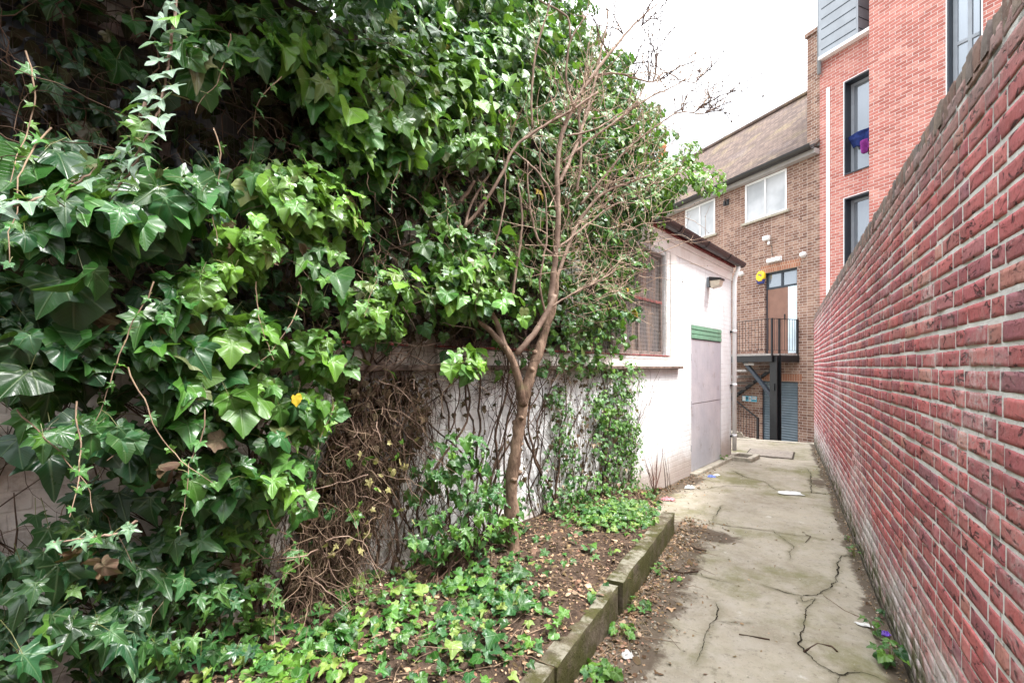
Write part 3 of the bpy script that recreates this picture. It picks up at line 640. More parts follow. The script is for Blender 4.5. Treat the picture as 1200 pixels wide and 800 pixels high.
# door
dr = MB().box(d0+.006, d1-.006, .006, .045, .045, dmid).build('door', M['steel_panel'], sh, bevel=.004)
MB().box(d0+.012, d1-.012, .003, .0055, dmid*.52, dmid*.52+.006).build('panel_joint', M['cover_gap'], dr)
for q in (.35,1.0,1.7): MB().box(d0-.012, d0+.03, -.006, .0045, q, q+.10).build('hinge', M['steel_panel'], dr, bevel=.003)
mb = MB(); 
for k in range(3): z0 = dmid+.012+k*(dtop-dmid-.012)/3; mb.box(d0+.004, d1-.004, -.012+.004*(k%2), .04, z0, z0+(dtop-dmid-.012)/3-.008)
mb.build('overdoor_board', M['green_paint'], dr, bevel=.005)
MB().box(d0-.05, d1+.35, -.10, .02, -.06, .04).build('door_step', M['gully'], sh, bevel=.012)
# roof, gutter, rainwater pipe
rf = MB(); rf.add([(-5,-.13,EAVE+.03),(s_end+.12,-.13,EAVE+.03),(s_end+.12,4.1,EAVE+1.45),(-5,4.1,EAVE+1.45),(-5,-.13,EAVE-.015),(s_end+.12,-.13,EAVE-.015),(s_end+.12,4.1,EAVE+1.40),(-5,4.1,EAVE+1.40)], [(0,1,2,3),(7,6,5,4),(4,5,1,0),(5,6,2,1),(6,7,3,2),(7,4,0,3)])
rfo = rf.build('roof', M['felt'], sh, bevel=.006)
gu = MB(); th = np.linspace(math.pi, 2*math.pi, 9); prof = [(math.cos(t)*.075, math.sin(t)*.08) for t in th]+[(math.cos(t)*.066, math.sin(t)*.07) for t in th[::-1]]
def sweep(mb, prof, x0, x1, y, z):
    n = len(prof); v = [(x, y+p[0], z+p[1]) for x in (x0,x1) for p in prof]
    return mb.add(v, [(i, (i+1)%n, (i+1)%n+n, i+n) for i in range(n)]+[tuple(range(n))[::-1], tuple(range(n,2*n))])
sweep(gu, prof, -5, s_end+.16, -.135, EAVE-.005)
for x in np.arange(.5, s_end, 1.05): sweep(gu, [(p[0]*1.12, p[1]*1.12) for p in prof], x, x+.06, -.135, EAVE-.003)
gu.build('gutter', M['gutter'], sh, smooth=False)
pp = MB(); ps = s_end-.02; pp.tube([(ps,-.125,EAVE-.06),(ps,-.12,EAVE-.14),(ps,-.07,EAVE-.28),(ps,-.06,EAVE-.40),(ps,-.06,.12)], .036, 12)
for z in (.35, 1.25, 2.2): pp.tube([(ps,-.06,z),(ps,-.06,z+.06)], .043, 12)
po = pp.build('downpipe', M['white'], sh, smooth=True)
for z in (.36, 1.26, 2.21): MB().box(ps-.075, ps+.075, -.035, -.004, z, z+.03).build('pipe_bracket', M['black_metal'], po, bevel=.003)
# lamp on the shed
lx, lz = S(829,331); LS = .78
fl = thing('wall_lamp', 'grey hooded security floodlight on the white shed wall above the steel door', 'wall lamp', (*wall_pt(lx, lz, .0)[:2], lz), WANG)
MB().box(-.05,.05,-.05,-.002,-.10,.10).build('back_box', M['grey_clad'], fl, bevel=.01)
MB().add([(-.10,-.06,.10),(.14,-.06,.10),(.14,-.30,.055),(-.10,-.30,.055),(-.10,-.06,.02),(.14,-.06,.02),(.14,-.30,.02),(-.10,-.30,.02)], [(0,3,2,1),(4,5,6,7),(0,1,5,4),(1,2,6,5),(2,3,7,6),(3,0,4,7)]).build('hood', M['gutter'], fl, bevel=.008)
MB().add([(-.09,-.07,.018),(.13,-.07,.018),(.13,-.285,.018),(-.09,-.285,.018),(-.08,-.09,-.13),(.12,-.09,-.13),(.12,-.25,-.09),(-.08,-.25,-.09)], [(0,1,2,3),(7,6,5,4),(0,4,5,1),(1,5,6,2),(2,6,7,3),(3,7,4,0)]).build('lens', M['lamp_glass'], fl, bevel=.008)
MB().bar((0,-.03,-.08),(.02,-.12,-.12),.03,.03).build('bracket', M['black_metal'], fl)
fl.scale = (LS,LS,LS)
# gully at the pipe foot
gx = wall_pt(ps, 0, .13); gl = thing('drain_gully', 'low square concrete gully surround under the white rainwater pipe', 'drain', (gx[0], gx[1], -.03), WANG)
mb = MB(); mb.box(-.28,.28,-.28,-.19,0,.085); mb.box(-.28,.28,.05,.12,0,.085); mb.box(-.28,-.19,-.19,.05,0,.085); mb.box(.19,.28,-.19,.05,0,.085); mb.build('surround', M['gully'], gl, bevel=.012)
MB().box(-.19,.19,-.19,.05,0,.035).build('drain_bowl', M['cover_gap'], gl)
c0 = ground(905,532,-.04); mh = thing('manhole_cover', 'rectangular concrete inspection cover let into the far end of the path', 'manhole cover', (c0[0], c0[1], path_z(c0[0], c0[1])+.001), R(-3))
MB().box(-.42,.36,-.42,.42,-.02,.006).build('cover_frame', M['cover_gap'], mh, bevel=.003); MB().box(-.395,.335,-.395,.395,-.02,.018).build('cover_slab', M['cover'], mh, bevel=.006)

# ================================================================== BROWN BRICK BUILDING
bb = thing('brick_building', 'old brown brick building with tiled roof and white windows closing the path end', 'building', (FO[0],FO[1],0), FANG)
def box_px(a, b, off=0):      # facade rectangle from two pixel corners (top-left, bottom-right taken separately)
    return a
xr = fac(960.5,300)[0]; xl = xr-11.5; YB = -.85
ez = fac(955,172)[1]; ez2 = fac(860,219)[1]; BE = (ez+ez2)/2
W2 = (fac(873,240)[0], fac(922,230)[0], (fac(873,262)[1]+fac(922,246)[1])/2, (fac(873,215)[1]+fac(922,199)[1])/2)
W3 = (fac(803,260)[0], fac(838,255)[0], (fac(803,289)[1]+fac(838,275)[1])/2, (fac(803,248)[1]+fac(838,234)[1])/2)
W3 = (W3[0], W3[1], W2[2], W2[3])
DO = (fac(896,370)[0], fac(934,370)[0], 2.0, (fac(896,321)[1]+fac(934,312)[1])/2)
SHU = (fac(893,480)[0], fac(935,480)[0], -.80, fac(920,447)[1])
ops = [(*W2,.05), (*W3,.05), (*DO,.12), (*SHU,.11)]
mb = MB(); front(mb, xl, xr, YB, BE, ops)
mb.quad((xl,0,YB),(xl,0,BE),(xl,7,BE),(xl,7,YB)); mb.quad((xr,0,YB),(xr,7,YB),(xr,7,BE),(xr,0,BE)); mb.quad((xl,7,YB),(xl,7,BE),(xr,7,BE),(xr,7,YB))
mb.add([(xl,0,BE),(xl,7,BE),(xl,3.5,BE+3.55)], [(0,1,2)]); mb.add([(xr,0,BE),(xr,7,BE),(xr,3.5,BE+3.55)], [(0,2,1)])
mb.build('wall', M['brown_brick'], bb)
pitch = 2.95/3.75
def slope(mb, y0, y1, z0, z1, x0, x1, t=.06): mb.add([(x0,y0,z0),(x1,y0,z0),(x1,y1,z1),(x0,y1,z1),(x0,y0,z0-t),(x1,y0,z0-t),(x1,y1,z1-t),(x0,y1,z1-t)], [(0,1,2,3),(7,6,5,4),(4,5,1,0),(5,6,2,1),(6,7,3,2),(7,4,0,3)])
mb = MB(); slope(mb, -.22, 3.5, BE+.02, BE+3.70, xl-.1, xr+.0); slope(mb, 3.5, 7.22, BE+3.70, BE+.02, xl-.1, xr+.0)
rfb = mb.build('roof', M['roof_tiles'], bb)
mb = MB(); mb.tube([(xl-.1,3.5,BE+3.71),(xr,3.5,BE+3.71)], .11, 10); mb.build('ridge_tiles', M['roof_tiles'], rfb, smooth=True)
MB().box(xl-.1, xr, -.20, -.003, BE-.17, BE-.03).build('soffit', M['soffit_paint'], bb, bevel=.005)
gu = MB(); sweep(gu, [(p[0]*1.5,p[1]*1.7) for p in prof], xl-.1, xr, -.30, BE+.05); gu.box(xl-.1,xr,-.205,-.20+.01,BE-.03,BE+.075); gu.build('gutter', M['gutter'], bb)
def white_window(w, k):
    a,b,c,d = w; mid = (a+b)/2
    f = frame_mb(a+.004,b-.004,c+.004,d-.004,.0,.055,.055,[mid]).build('window', M['window_white'], bb, bevel=.004)
    for p0, p1 in ((a+.05,mid-.03),(mid+.03,b-.05)): MB().quad((p0,.03,c+.05),(p1,.03,c+.05),(p1,.03,d-.05),(p0,.03,d-.05)).build('pane', M['pale_glass'], f)
    MB().box(a-.10,b+.10,-.07,.0-.002,c-.075,c-.004).build('sill', M['gully'], f, bevel=.006)
    MB().box(a-.11,b+.11,-.004,-.001,d+.004,d+.23).build('lintel', M['soldier'], f)
white_window(W2, 0); white_window(W3, 1)
a,b,c,d = DO
MB().box(a-.12,b+.12,-.004,-.001,d+.004,d+.225).build('door_lintel', M['soldier'], bb)
tz = d-.50; side = b-.33
fr = frame_mb(a+.003,b-.003,tz,d-.003,.07,.118,.06,[(a+b)/2]).build('transom_window', M['grey_frame'], bb, bevel=.004)
MB().quad((a+.05,.10,tz+.05),(b-.05,.10,tz+.05),(b-.05,.10,d-.05),(a+.05,.10,d-.05)).build('pane', M['sky_glass'], fr)
dd = MB().box(a+.05,side,.075,.115,c+.0,tz-.004).build('door', M['brown_door'], bb, bevel=.004)
MB().box(side-.12,side-.09,.05,.0745,c+.98,c+1.14).build('door_handle', M['black_metal'], dd, bevel=.005)
MB().box(side+.005,b-.005,.06,.10,c,tz-.004).build('side_panel', M['pale_board'], bb, bevel=.004); MB().box(a+.004,a+.048,.07,.115,c,tz-.004).build('door_post', M['grey_frame'], bb, bevel=.003)
a,b,c,d = SHU
mb = MB(); z = c
while z < d-.005:
    h = min(.075, d-z); mb.add([(a+.03,.06,z+.004),(b-.03,.06,z+.004),(b-.03,.047,z+h*.5),(a+.03,.047,z+h*.5),(b-.03,.06,z+h-.004),(a+.03,.06,z+h-.004)], [(0,1,2,3),(3,2,4,5)]); z += .075
so = mb.build('roller_shutter', M['shutter'], bb); MB().quad((a,.075,c),(b,.075,c),(b,.075,d),(a,.075,d)).build('shutter_back', M['grey_frame'], so)
for q in (a+.002, b-.035): MB().box(q,q+.033,.03,.074,c,d).build('guide_rail', M['grey_frame'], so, bevel=.003)
MB().box(a-.12,b+.12,-.004,-.001,d+.004,d+.225).build('shutter_lintel', M['soldier'], bb)
# chimney stack on the right end of the roof
ca_, cb_ = fac(944.5,150)[0], xr; ct_ = fac(944,45)[1]; cx = MB().box(ca_, cb_-.01, .05, .75, BE-.1, ct_).build('chimney', M['brown_brick'], bb); MB().box(ca_-.05,cb_+.0,.0,.80,ct_,ct_+.12).build('chimney_cap', M['brown_brick'], cx, bevel=.01)
MB().box(ca_-.05, cb_-.012, .02, .046, BE+.08, BE+.24).build('flashing', M['lead'], cx)
# fittings on the brown front
def fitting(name, px, py, label, cat, off=0): 
    x, z = fac(px,py); p = FO+FD*x; return thing(name, label, cat, (p[0],p[1],z), FANG)
al = fitting('alarm_box', 892.5, 324, 'yellow burglar alarm box with dark blue underside left of the upper brown door', 'alarm box')
mb = MB(); th = np.linspace(0,2*math.pi,9)[:-1]+math.pi/8; v = [(math.cos(t)*.16*sc_, y, math.sin(t)*.17*sc_) for y, sc_ in ((-.002,1),(-.06,1),(-.085,.82)) for t in th]
mb.add(v, [(i+8*j,(i+1)%8+8*j,(i+1)%8+8*j+8,i+8*j+8) for j in range(2) for i in range(8)]+[tuple(range(16,24)), tuple(range(8))[::-1]]).build('cover', M['yellow'], al, bevel=.006)
MB().add([(-.13,-.003,-.10),(.13,-.003,-.10),(.13,-.075,-.10),(-.13,-.075,-.10),(-.10,-.003,-.23),(.10,-.003,-.23),(.10,-.055,-.22),(-.10,-.055,-.22)], [(0,3,2,1),(4,5,6,7),(0,1,5,4),(1,2,6,5),(2,3,7,6),(3,0,4,7)]).build('underside', M['blue'], al, bevel=.006)
MB().box(-.06,.075,-.0875,-.0855,.035,.06).build('badge', M['blue'], al); MB().box(.0,.075,-.0875,-.0855,-.01,.015).build('badge', M['blue'], al)
ft = fitting('floodlight', 901.5, 281, 'small white twin floodlight with sensor high between the window and the upper door', 'floodlight')
MB().box(-.12,.09,-.16,-.05,-.02,.11).build('lamp_head', M['white'], ft, bevel=.02); MB().tube([(0,-.003,-.02),(0,-.06,.0)],.035,8).build('arm', M['white'], ft); MB().tube([(.04,-.07,-.08),(.04,-.07,-.17)],.04,10).build('sensor', M['white'], ft, smooth=True)
wl = MB(); wl.tube([(.06,-.006,-.17),(.10,-.006,-.25),(.09,-.006,-.40),(.14,-.006,-.52)], .008, 5); wl.build('cable', M['black_metal'], ft)
em = fitting('bulkhead_light', 908, 304.5, 'long white bulkhead light fixed just above the upper door lintel', 'wall lamp'); MB().box(-.22,.22,-.09,-.006,-.055,.055).build('diffuser', M['white'], em, bevel=.015); MB().box(-.23,.23,-.006,-.001,-.065,.065).build('base_plate', M['window_white'], em)
cm = fitting('camera_dome', 942, 298.5, 'small white round camera right of the upper door on brown brick', 'camera'); MB().tube([(0,-.002,0),(0,-.03,0)],.085,14).build('base', M['white'], cm); MB().tube([(0,-.03,-.0),(0,-.08,-.01),(0,-.12,-.02),(0,-.145,-.025)],[.08,.075,.05,.01],14).build('dome', M['white'], cm, smooth=True)
cm = fitting('camera_dome', 869, 321, 'small white round camera left of the alarm box beside the shed gutter', 'camera'); MB().tube([(0,-.002,0),(0,-.03,0)],.085,14).build('base', M['white'], cm); MB().tube([(0,-.03,-.0),(0,-.08,-.01),(0,-.12,-.02),(0,-.145,-.025)],[.08,.075,.05,.01],14).build('dome', M['white'], cm, smooth=True)
pl_ = fitting('wall_light', 853, 237, 'small dark lantern bracket between the two white upper windows', 'wall lamp'); MB().box(-.05,.05,-.02,-.002,-.10,.10).build('back_plate', M['black_metal'], pl_, bevel=.004); MB().tube([(0,-.02,.05),(0,-.12,.09),(0,-.14,.0)],.014,6).build('arm', M['black_metal'], pl_); MB().tube([(0,-.14,.02),(0,-.14,-.13)],[.04,.055],8).build('lantern', M['black_metal'], pl_)
sg = fitting('wall_sign', 878.5, 467, 'small blue and white sign on brown brick beside the grey shutter', 'sign'); x0, x1 = fac(870,467)[0]-fac(878.5,467)[0], fac(887,467)[0]-fac(878.5,467)[0]
MB().box(x0,x1,-.012,-.002,-.085,.085).build('panel', M['sign_blue'], sg, bevel=.003)
mb = MB(); w_ = x1-x0
for q in ((.03,.24,-.07,.07),(.46,.62,-.07,.07),(.68,.97,-.01,.07)): MB().box(x0+q[0]*w_,x0+q[1]*w_,-.0145,-.0125,q[2],q[3]).build('white_field', M['white'], sg)
MB().box(x0+.28*w_,x0+.40*w_,-.0145,-.0125,-.02,.05).build('logo', M['sign_text'], sg)
mb = MB(); mb.box(x0+.30*w_,x0+.36*w_,-.0145,-.0125,-.06,-.03); mb.box(x0+.48*w_,x0+.52*w_,-.0165,-.0147,-.05,.05); mb.box(x0+.56*w_,x0+.59*w_,-.0165,-.0147,-.05,.04); mb.box(x0+.72*w_,x0+.76*w_,-.0165,-.0147,.005,.06); mb.box(x0+.80*w_,x0+.84*w_,-.0165,-.0147,.005,.06); mb.box(x0+.88*w_,x0+.93*w_,-.0165,-.0147,.01,.055); mb.box(x0+.70*w_,x0+.94*w_,-.0145,-.0125,-.05,-.03); mb.build('lettering', M['sign_text'], sg)
# ================================================================== BALCONY AND STAIR
PR = 1.04; bx1 = fac(936,400)[0]; bx0 = bx1-4.0; PZ = 1.97
bal = thing('balcony', 'black steel landing with railings on one thick post outside the brown upper door', 'balcony', (FO[0],FO[1],0), FANG)
mb = MB(); mb.box(bx0+1.2,bx1,-PR,-.005,PZ-.05,PZ); mb.build('deck', M['slate_tread'], bal, bevel=.005)
mb = MB(); mb.box(bx0+1.2,bx1,-PR-.02,-PR+.05,PZ-.23,PZ-.052); mb.box(bx1-.05,bx1+.03,-PR+.055,-.01,PZ-.23,PZ-.052); mb.box(bx0+1.2,bx1-.06,-.09,-.01,PZ-.2,PZ-.052); mb.build('edge_beam', M['black_metal'], bal, bevel=.006)
cxp = fac(909,470, PR-.15)[0]; mb = MB(); mb.box(cxp-.11,cxp+.11,-PR+.055,-PR+.075,-.8,PZ-.055); mb.box(cxp-.11,cxp+.11,-PR+.215,-PR+.235,-.8,PZ-.055); mb.box(cxp-.012,cxp+.012,-PR+.075,-PR+.215,-.8,PZ-.055); mb.box(cxp-.05,cxp+.05,-PR+.03,-PR+.0545,.95,1.15); mb.build('post', M['black_metal'], bal)
q0 = fac(872,426,PR-.1); q1 = fac(904,462,PR-.15); MB().bar((q0[0],-PR+.10,PZ-.2),(cxp-.09,-PR+.13,q1[1]-.05),.10,.09).build('brace', M['grey_frame'], bal, bevel=.006)
RH = .96
mb = MB()
def rail_run(mb, p, q, n, h=RH, low=.09, posts=(True,True)):
    p = np.array(p,float); q = np.array(q,float); up = np.array([0,0,1.])
    mb.bar(p+up*h, q+up*h, .045, .012); mb.bar(p+up*low, q+up*low, .035, .010)
    for i in range(1,n): a = p+(q-p)*i/n; mb.tube([a+up*low, a+up*h], .0065, 5, False)
    for f_, a in zip(posts, (p,q)):
        if f_: mb.bar(a-up*.1, a+up*(h+.01), .045, .045)
rail_run(mb, (bx0+1.25,-PR+.02,PZ),(bx1-.02,-PR+.02,PZ), 25); rail_run(mb, (bx1-.02,-PR+.30,PZ),(bx1-.02,-.03,PZ), 7); rail_run(mb, (bx1-.02,-PR+.02,PZ),(bx1-.02,-PR+.30,PZ), 3, posts=(False,False))
xx = fac(862,400,PR)[0]; mb.bar((xx,-PR+.02,PZ-.1),(xx,-PR+.02,PZ+RH), .05, .05)
mb.build('railing', M['black_metal'], bal)
st = thing('staircase', 'concrete stair flight dropping left from under the black landing behind the white shed', 'staircase', (FO[0],FO[1],0), FANG)
xs_ = fac(880,430,PR)[0]
for k in range(8): MB().box(xs_-.28*(k+1)+.0,xs_-.28*k+.06,-PR+.04,-.03,PZ-.32-.19*k,PZ-.25-.19*k).build('tread', M['slate_tread'], st, bevel=.008)
mb = MB(); mb.bar((xs_+.1,-.035,PZ-.27),(xs_-2.3,-.035,PZ-1.85),.03,.10); mb.build('stringer', M['black_metal'], st)
# lower sloping handrail in front
lr = thing('stair_railing', 'dark iron railing sloping down to the right below the landing stair', 'railing', (FO[0],FO[1],0), FANG)
off = 1.3; pa = fac(850,459,off); pb = fac(888,490,off); mb = MB(); top0 = np.array([pa[0],-off,pa[1]]); top1 = np.array([pb[0],-off,pb[1]])
dn = np.array([0,0,1.])
mb.bar(top0, top1, .05, .02)
mb.bar(top0-dn*.98, top1-dn*.80, .035, .012)
for i in range(0,13):
    a = top0+(top1-top0)*i/12.; mb.tube([a-dn*.98, a], .007, 5, False)
mb.build('rail', M['black_metal'], lr)
mb = MB(); mb.bar(top1-dn*1.2, top1+dn*.01, .05, .05); mb.build('post', M['black_metal'], lr)

# ================================================================== NEW RED BUILDING
nb_ = thing('apartment_building', 'new pale red brick apartment block with dark framed windows rising behind the boundary wall', 'building', (FO[0],FO[1],0), FANG)
PJ = .62; TOPZ = 15.0
xe = fac(1018.5,150,0)[0]; xR = xe+14
xpl = fac(1018.5,150,PJ)[0]
wA = (fac(990,150)[0], fac(990,150)[0]+1.25, (fac(989,206)[1]), (fac(989,98)[1])); wB = (fac(989,290)[0], fac(989,290)[0]+1.25, .4, fac(989,234)[1])
wB = (wA[0], wA[1], fac(989,234)[1]-(wA[3]-wA[2]), fac(989,234)[1])
LG = (fac(964.5,30)[0], wA[1]+.05, fac(964,68)[1], fac(964,68)[1]+2.6)
ops = [(*wA,.26),(*wB,.26),(*LG,1.4)]
x0_ = xr+.002; mb = MB(); front(mb, x0_, xpl+.3, YB, TOPZ, ops, .0)
mb.quad((x0_,0,YB),(x0_,0,TOPZ),(x0_,9,TOPZ),(x0_,9,YB)); mb.quad((x0_,9,YB),(x0_,9,TOPZ),(xR,9,TOPZ),(xR,9,YB)); mb.quad((xR,-PJ,YB),(xR,9,YB),(xR,9,TOPZ),(xR,-PJ,TOPZ)); mb.quad((x0_,0,TOPZ),(xR,0,TOPZ),(xR,9,TOPZ),(x0_,9,TOPZ))
tw0 = fac(1110.5,60,PJ)[0]; tw1 = fac(1146.5,20,PJ)[0]; TW = (tw0, tw1+.05, fac(1110,110,PJ)[1]-1.6, fac(1110,0,PJ)[1]+.9)
front(mb, xpl, xR, YB, TOPZ, [(*TW,.20)], -PJ); mb.quad((xpl,-PJ,YB),(xpl,-PJ,TOPZ),(xpl,.0,TOPZ),(xpl,.0,YB)); mb.quad((xpl,-PJ,TOPZ),(xR,-PJ,TOPZ),(xR,0,TOPZ),(xpl,0,TOPZ))
mb.build('wall', M['new_brick'], nb_)
def dark_window(w, y, dp, splits, hs=()):
    a,b,c,d = w
    f = MB(); f.box(a-.004,a+.022,y-.018,y+dp-.06,c,d); f.box(b-.022,b+.004,y-.018,y+dp-.06,c,d); f.box(a+.022,b-.022,y-.018,y+dp-.06,d-.022,d+.004); f.box(a+.022,b-.022,y-.03,y+dp-.06,c-.004,c+.022)
    o = f.build('window', M['grey_frame'], nb_, bevel=.003)
    t = MB()
    for q in ((a-.022,a-.005,c-.02,d+.02),(b+.005,b+.022,c-.02,d+.02)): t.box(q[0],q[1],y-.02,y-.002,q[2],q[3])
    t.box(a-.022,b+.022,y-.02,y-.002,d+.0205,d+.036); t.build('trim', M['window_white'], o)
    frame_mb(a+.023,b-.023,c+.023,d-.023,y+dp-.058,y+dp-.01,.07,splits,hs).build('sash', M['grey_clad'], o, bevel=.004)
    MB().quad((a,y+dp-.03,c),(b,y+dp-.03,c),(b,y+dp-.03,d),(a,y+dp-.03,d)).build('pane', M['sky_glass'], o)
    return o
dark_window(wA, 0, .26, [(wA[0]+.62)]); dark_window(wB, 0, .26, [(wB[0]+.62)], [wB[2]+.55]); dark_window(TW, -PJ, .20, [(TW[0]*.45+TW[1]*.55)], [fac(1130,43,PJ)[1]])
# recessed grey clad bay at the top left
a,b,c,d = LG
mb = MB(); mb.box(a-.03,a+.95,-.14,.0-.003,c-.02,d+.1); mb.box(a+.951,a+.985,-.14,1.2,c,d+.1)
bay = mb.build('clad_bay', M['grey_clad'], nb_, bevel=.004)
mb = MB(); 
for z in np.arange(c+.12, d, .27): mb.box(a+.05,a+.93,-.1425,-.1405,z,z+.03); mb.box(a+.9855,a+.9885,-.12,1.2,z,z+.022)
mb.build('board_joint', M['clad_groove'], bay)
MB().quad((a+.99,1.25,c),(b,1.25,c),(b,1.25,d),(a+.99,1.25,d)).build('bay_window', M['sky_glass'], bay)
MB().box(a-.03,b,-.16,.0-.002,c-.10,c-.021).build('bay_trim', M['window_white'], bay, bevel=.004)
sx0, sx1 = fac(968.5,200)[0], fac(972.5,200)[0]; zt_ = fac(970,103)[1]; mb = MB(); z = YB
while z < zt_: mb.box(sx0,sx1,-.012,-.002,z,min(z+.72,zt_)-.008); z += .72
mb.build('pale_strip', M['window_white'], nb_)
mb = MB(); px_ = fac(962.5,60)[0]; mb.tube([(px_,-.08,fac(962,88)[1]),(px_,-.08,TOPZ)], .05, 10); mb.build('rain_pipe', M['grey_clad'], nb_, smooth=True)
# clothes drying in the window
cl = np.linspace(0,1,14); A, B = np.meshgrid(cl, cl)
def cloth(name, m_, px, py, w, h, seed, label):
    x, z = fac(px,py); p = FO+FD*x; t = thing(name, label, 'clothing', (p[0],p[1],z), FANG)
    X = (A-.5)*w*(1-.25*B); Z = -B*h+.06*np.sin(A*9+seed)*B-.10*np.abs(A-.4); Yc = .05+.05*np.sin(A*14+seed)*(.3+B)+.02*smooth_noise(A*4,B*4,seed)
    for dy, nm in ((0,'front'),):
        i = np.arange(14*14).reshape(14,14); q = np.stack([i[:-1,:-1], i[1:,:-1], i[1:,1:], i[:-1,1:]],-1).reshape(-1,4)
        o = MB().add(np.stack([X,Yc,Z],-1).reshape(-1,3), q.tolist()).build('fabric', m_, t, smooth=True); sm = o.modifiers.new('thick','SOLIDIFY'); sm.thickness = .02
cloth('hanging_garment', M['navy_cloth'], 1012, 150, .85, .36, 1, 'bundle of navy blue clothes hung over the upper dark window frame')
cloth('hanging_garment', M['purple_cloth'], 1015, 161, .45, .30, 2, 'purple garment hanging under the navy clothes in the upper dark window')
# clay pot and roof far behind
p = at(776,170,24.0); cp = thing('chimney_pot', 'orange clay chimney pot just visible behind the ivy spray', 'chimney pot', (p[0],p[1],p[2]-1.0))
MB().tube([(0,0,0),(0,0,.1),(0,0,.8),(0,0,.85),(0,0,1.0)],[.24,.2,.17,.21,.21],12).build('pot', M['pot'], cp, smooth=True); MB().box(-.5,.5,-.4,.4,-(p[2]-.05),-.001).build('stack', M['brown_brick'], cp)

# ================================================================== IVY
DENS = """
88878 99999 99985 00
88776 79999 99998 60
88864 46899 99998 91
88985 45788 98899 97
89998 78866 77889 98
88998 78945 57788 60
78899 88667 78789 30
88789 86586 57788 00
88789 88642 33343 00
68777 85311 11101 00
34446 64211 11111 00
13556 64211 11111 00
33445 62111 11111 00
43445 52111 11111 00
32433 33211 11111 00
22322 33321 11111 00
88888 88888 88888 00
"""
DM = np.array([[int(c) for c in row.replace(' ','')] for row in DENS.strip().split('\n')], float)/9
def dens(px, py):
    fx = np.clip(px/50-.5, 0, DM.shape[1]-1.001); fy = np.clip(py/50-.5, 0, DM.shape[0]-1.001); i = fx.astype(int); j = fy.astype(int); a = fx-i; b = fy-j
    d = (DM[j,i]*(1-a)+DM[j,i+1]*a)*(1-b)+(DM[j+1,i]*(1-a)+DM[j+1,i+1]*a)*b
    return d
def edge_ok(px, py):
    """skyline of the ivy against the sky and the shed corner"""
    ex = np.interp(py, [-400,0,40,85,130,165,200,215,235,262,300,360,430,640], [640,688,706,742,772,784,800,806,792,764,756,742,738,735])
    ex = ex+9*np.sin(py*.21)+7*np.sin(py*.083+2)
    return px < ex
# --- base sheet of leaves over wall, windows and roof edge
r = np.random.default_rng(11)
N = 42000
s_ = r.uniform(-1.3, 7.2, N); z_ = r.uniform(.02, 6.0, N); N1 = 30000; s_[N1:] = r.uniform(2.2, 7.2, N-N1); z_[N1:] = r.uniform(3.3, 5.7, N-N1); o_ = r.uniform(.05, .26, N)
hi = z_ > 3.35; o_ = np.where(hi, r.uniform(-.9, .30, N)-.1*np.clip(z_-3.4,0,3), o_)
P = np.stack([-2.68+WD[0]*s_+WO[0]*o_, WD[1]*s_+WO[1]*o_, z_],1)
px, py, zc = proj(P)
d = np.where(px < 0, .75, dens(np.clip(px,0,849), np.clip(py,0,799))); d = np.where(py < 0, .9, d)
gate = smooth_noise(s_*1.0, z_*1.0, 31, 3, 1.9)*.5+.5
low = (z_ < 1.55) & (px > 430)
thin = np.interp(px, [0,250,520,640], [.42,.5,.85,1.0])
keep = (r.random(N) < np.where(z_ > 3.3, d**.6, d**1.5)*np.where(z_ > 3.3, 1, np.clip(.10+gate*1.25, 0, 1))*thin) & (zc > .5) & edge_ok(px, py) & ~low & (z_ > soil_z(P[:,0], P[:,1])+.04)
keep &= ~((s_ < .2) & (r.random(N) < .3))
keep &= (np.abs(P[:,0])+np.abs(P[:,1]) > 0) & (z_ < 5.7)
P = P[keep]; px = px[keep]; py = py[keep]; o_ = o_[keep]; s_ = s_[keep]; z_ = z_[keep]
n = len(P); size = r.uniform(.042,.118,n)*np.interp(s_, [0,3,5,7], [.9,.95,.85,.75])
nr, tp = wall_leaves(P, r)
tone = np.clip(.08+.5*np.clip(o_,0,.4)+.40*np.clip((px-230)/300,0,1)+.12*smooth_noise(s_, z_, 41, 2, 1.5), 0, 1)  # leaf colour darkens toward the wall and left edge, standing in for shade
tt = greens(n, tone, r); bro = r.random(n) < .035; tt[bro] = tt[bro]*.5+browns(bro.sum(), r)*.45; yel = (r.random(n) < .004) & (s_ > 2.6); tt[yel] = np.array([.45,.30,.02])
low_left = (z_ < 1.5)
ivy = thing('climbing_ivy', 'dense dark green ivy smothering the left wall and screened windows, hanging over the bed', 'ivy', (wall_pt(1.5,.2,0)))
up_ = (z_ > 3.35) | (s_ > 4.45)
ivr = thing('climbing_ivy', 'tall ivy mass on the shed roof behind the bare tree, trailing over the gutter', 'ivy', (wall_pt(5.2,EAVE,-.3)))
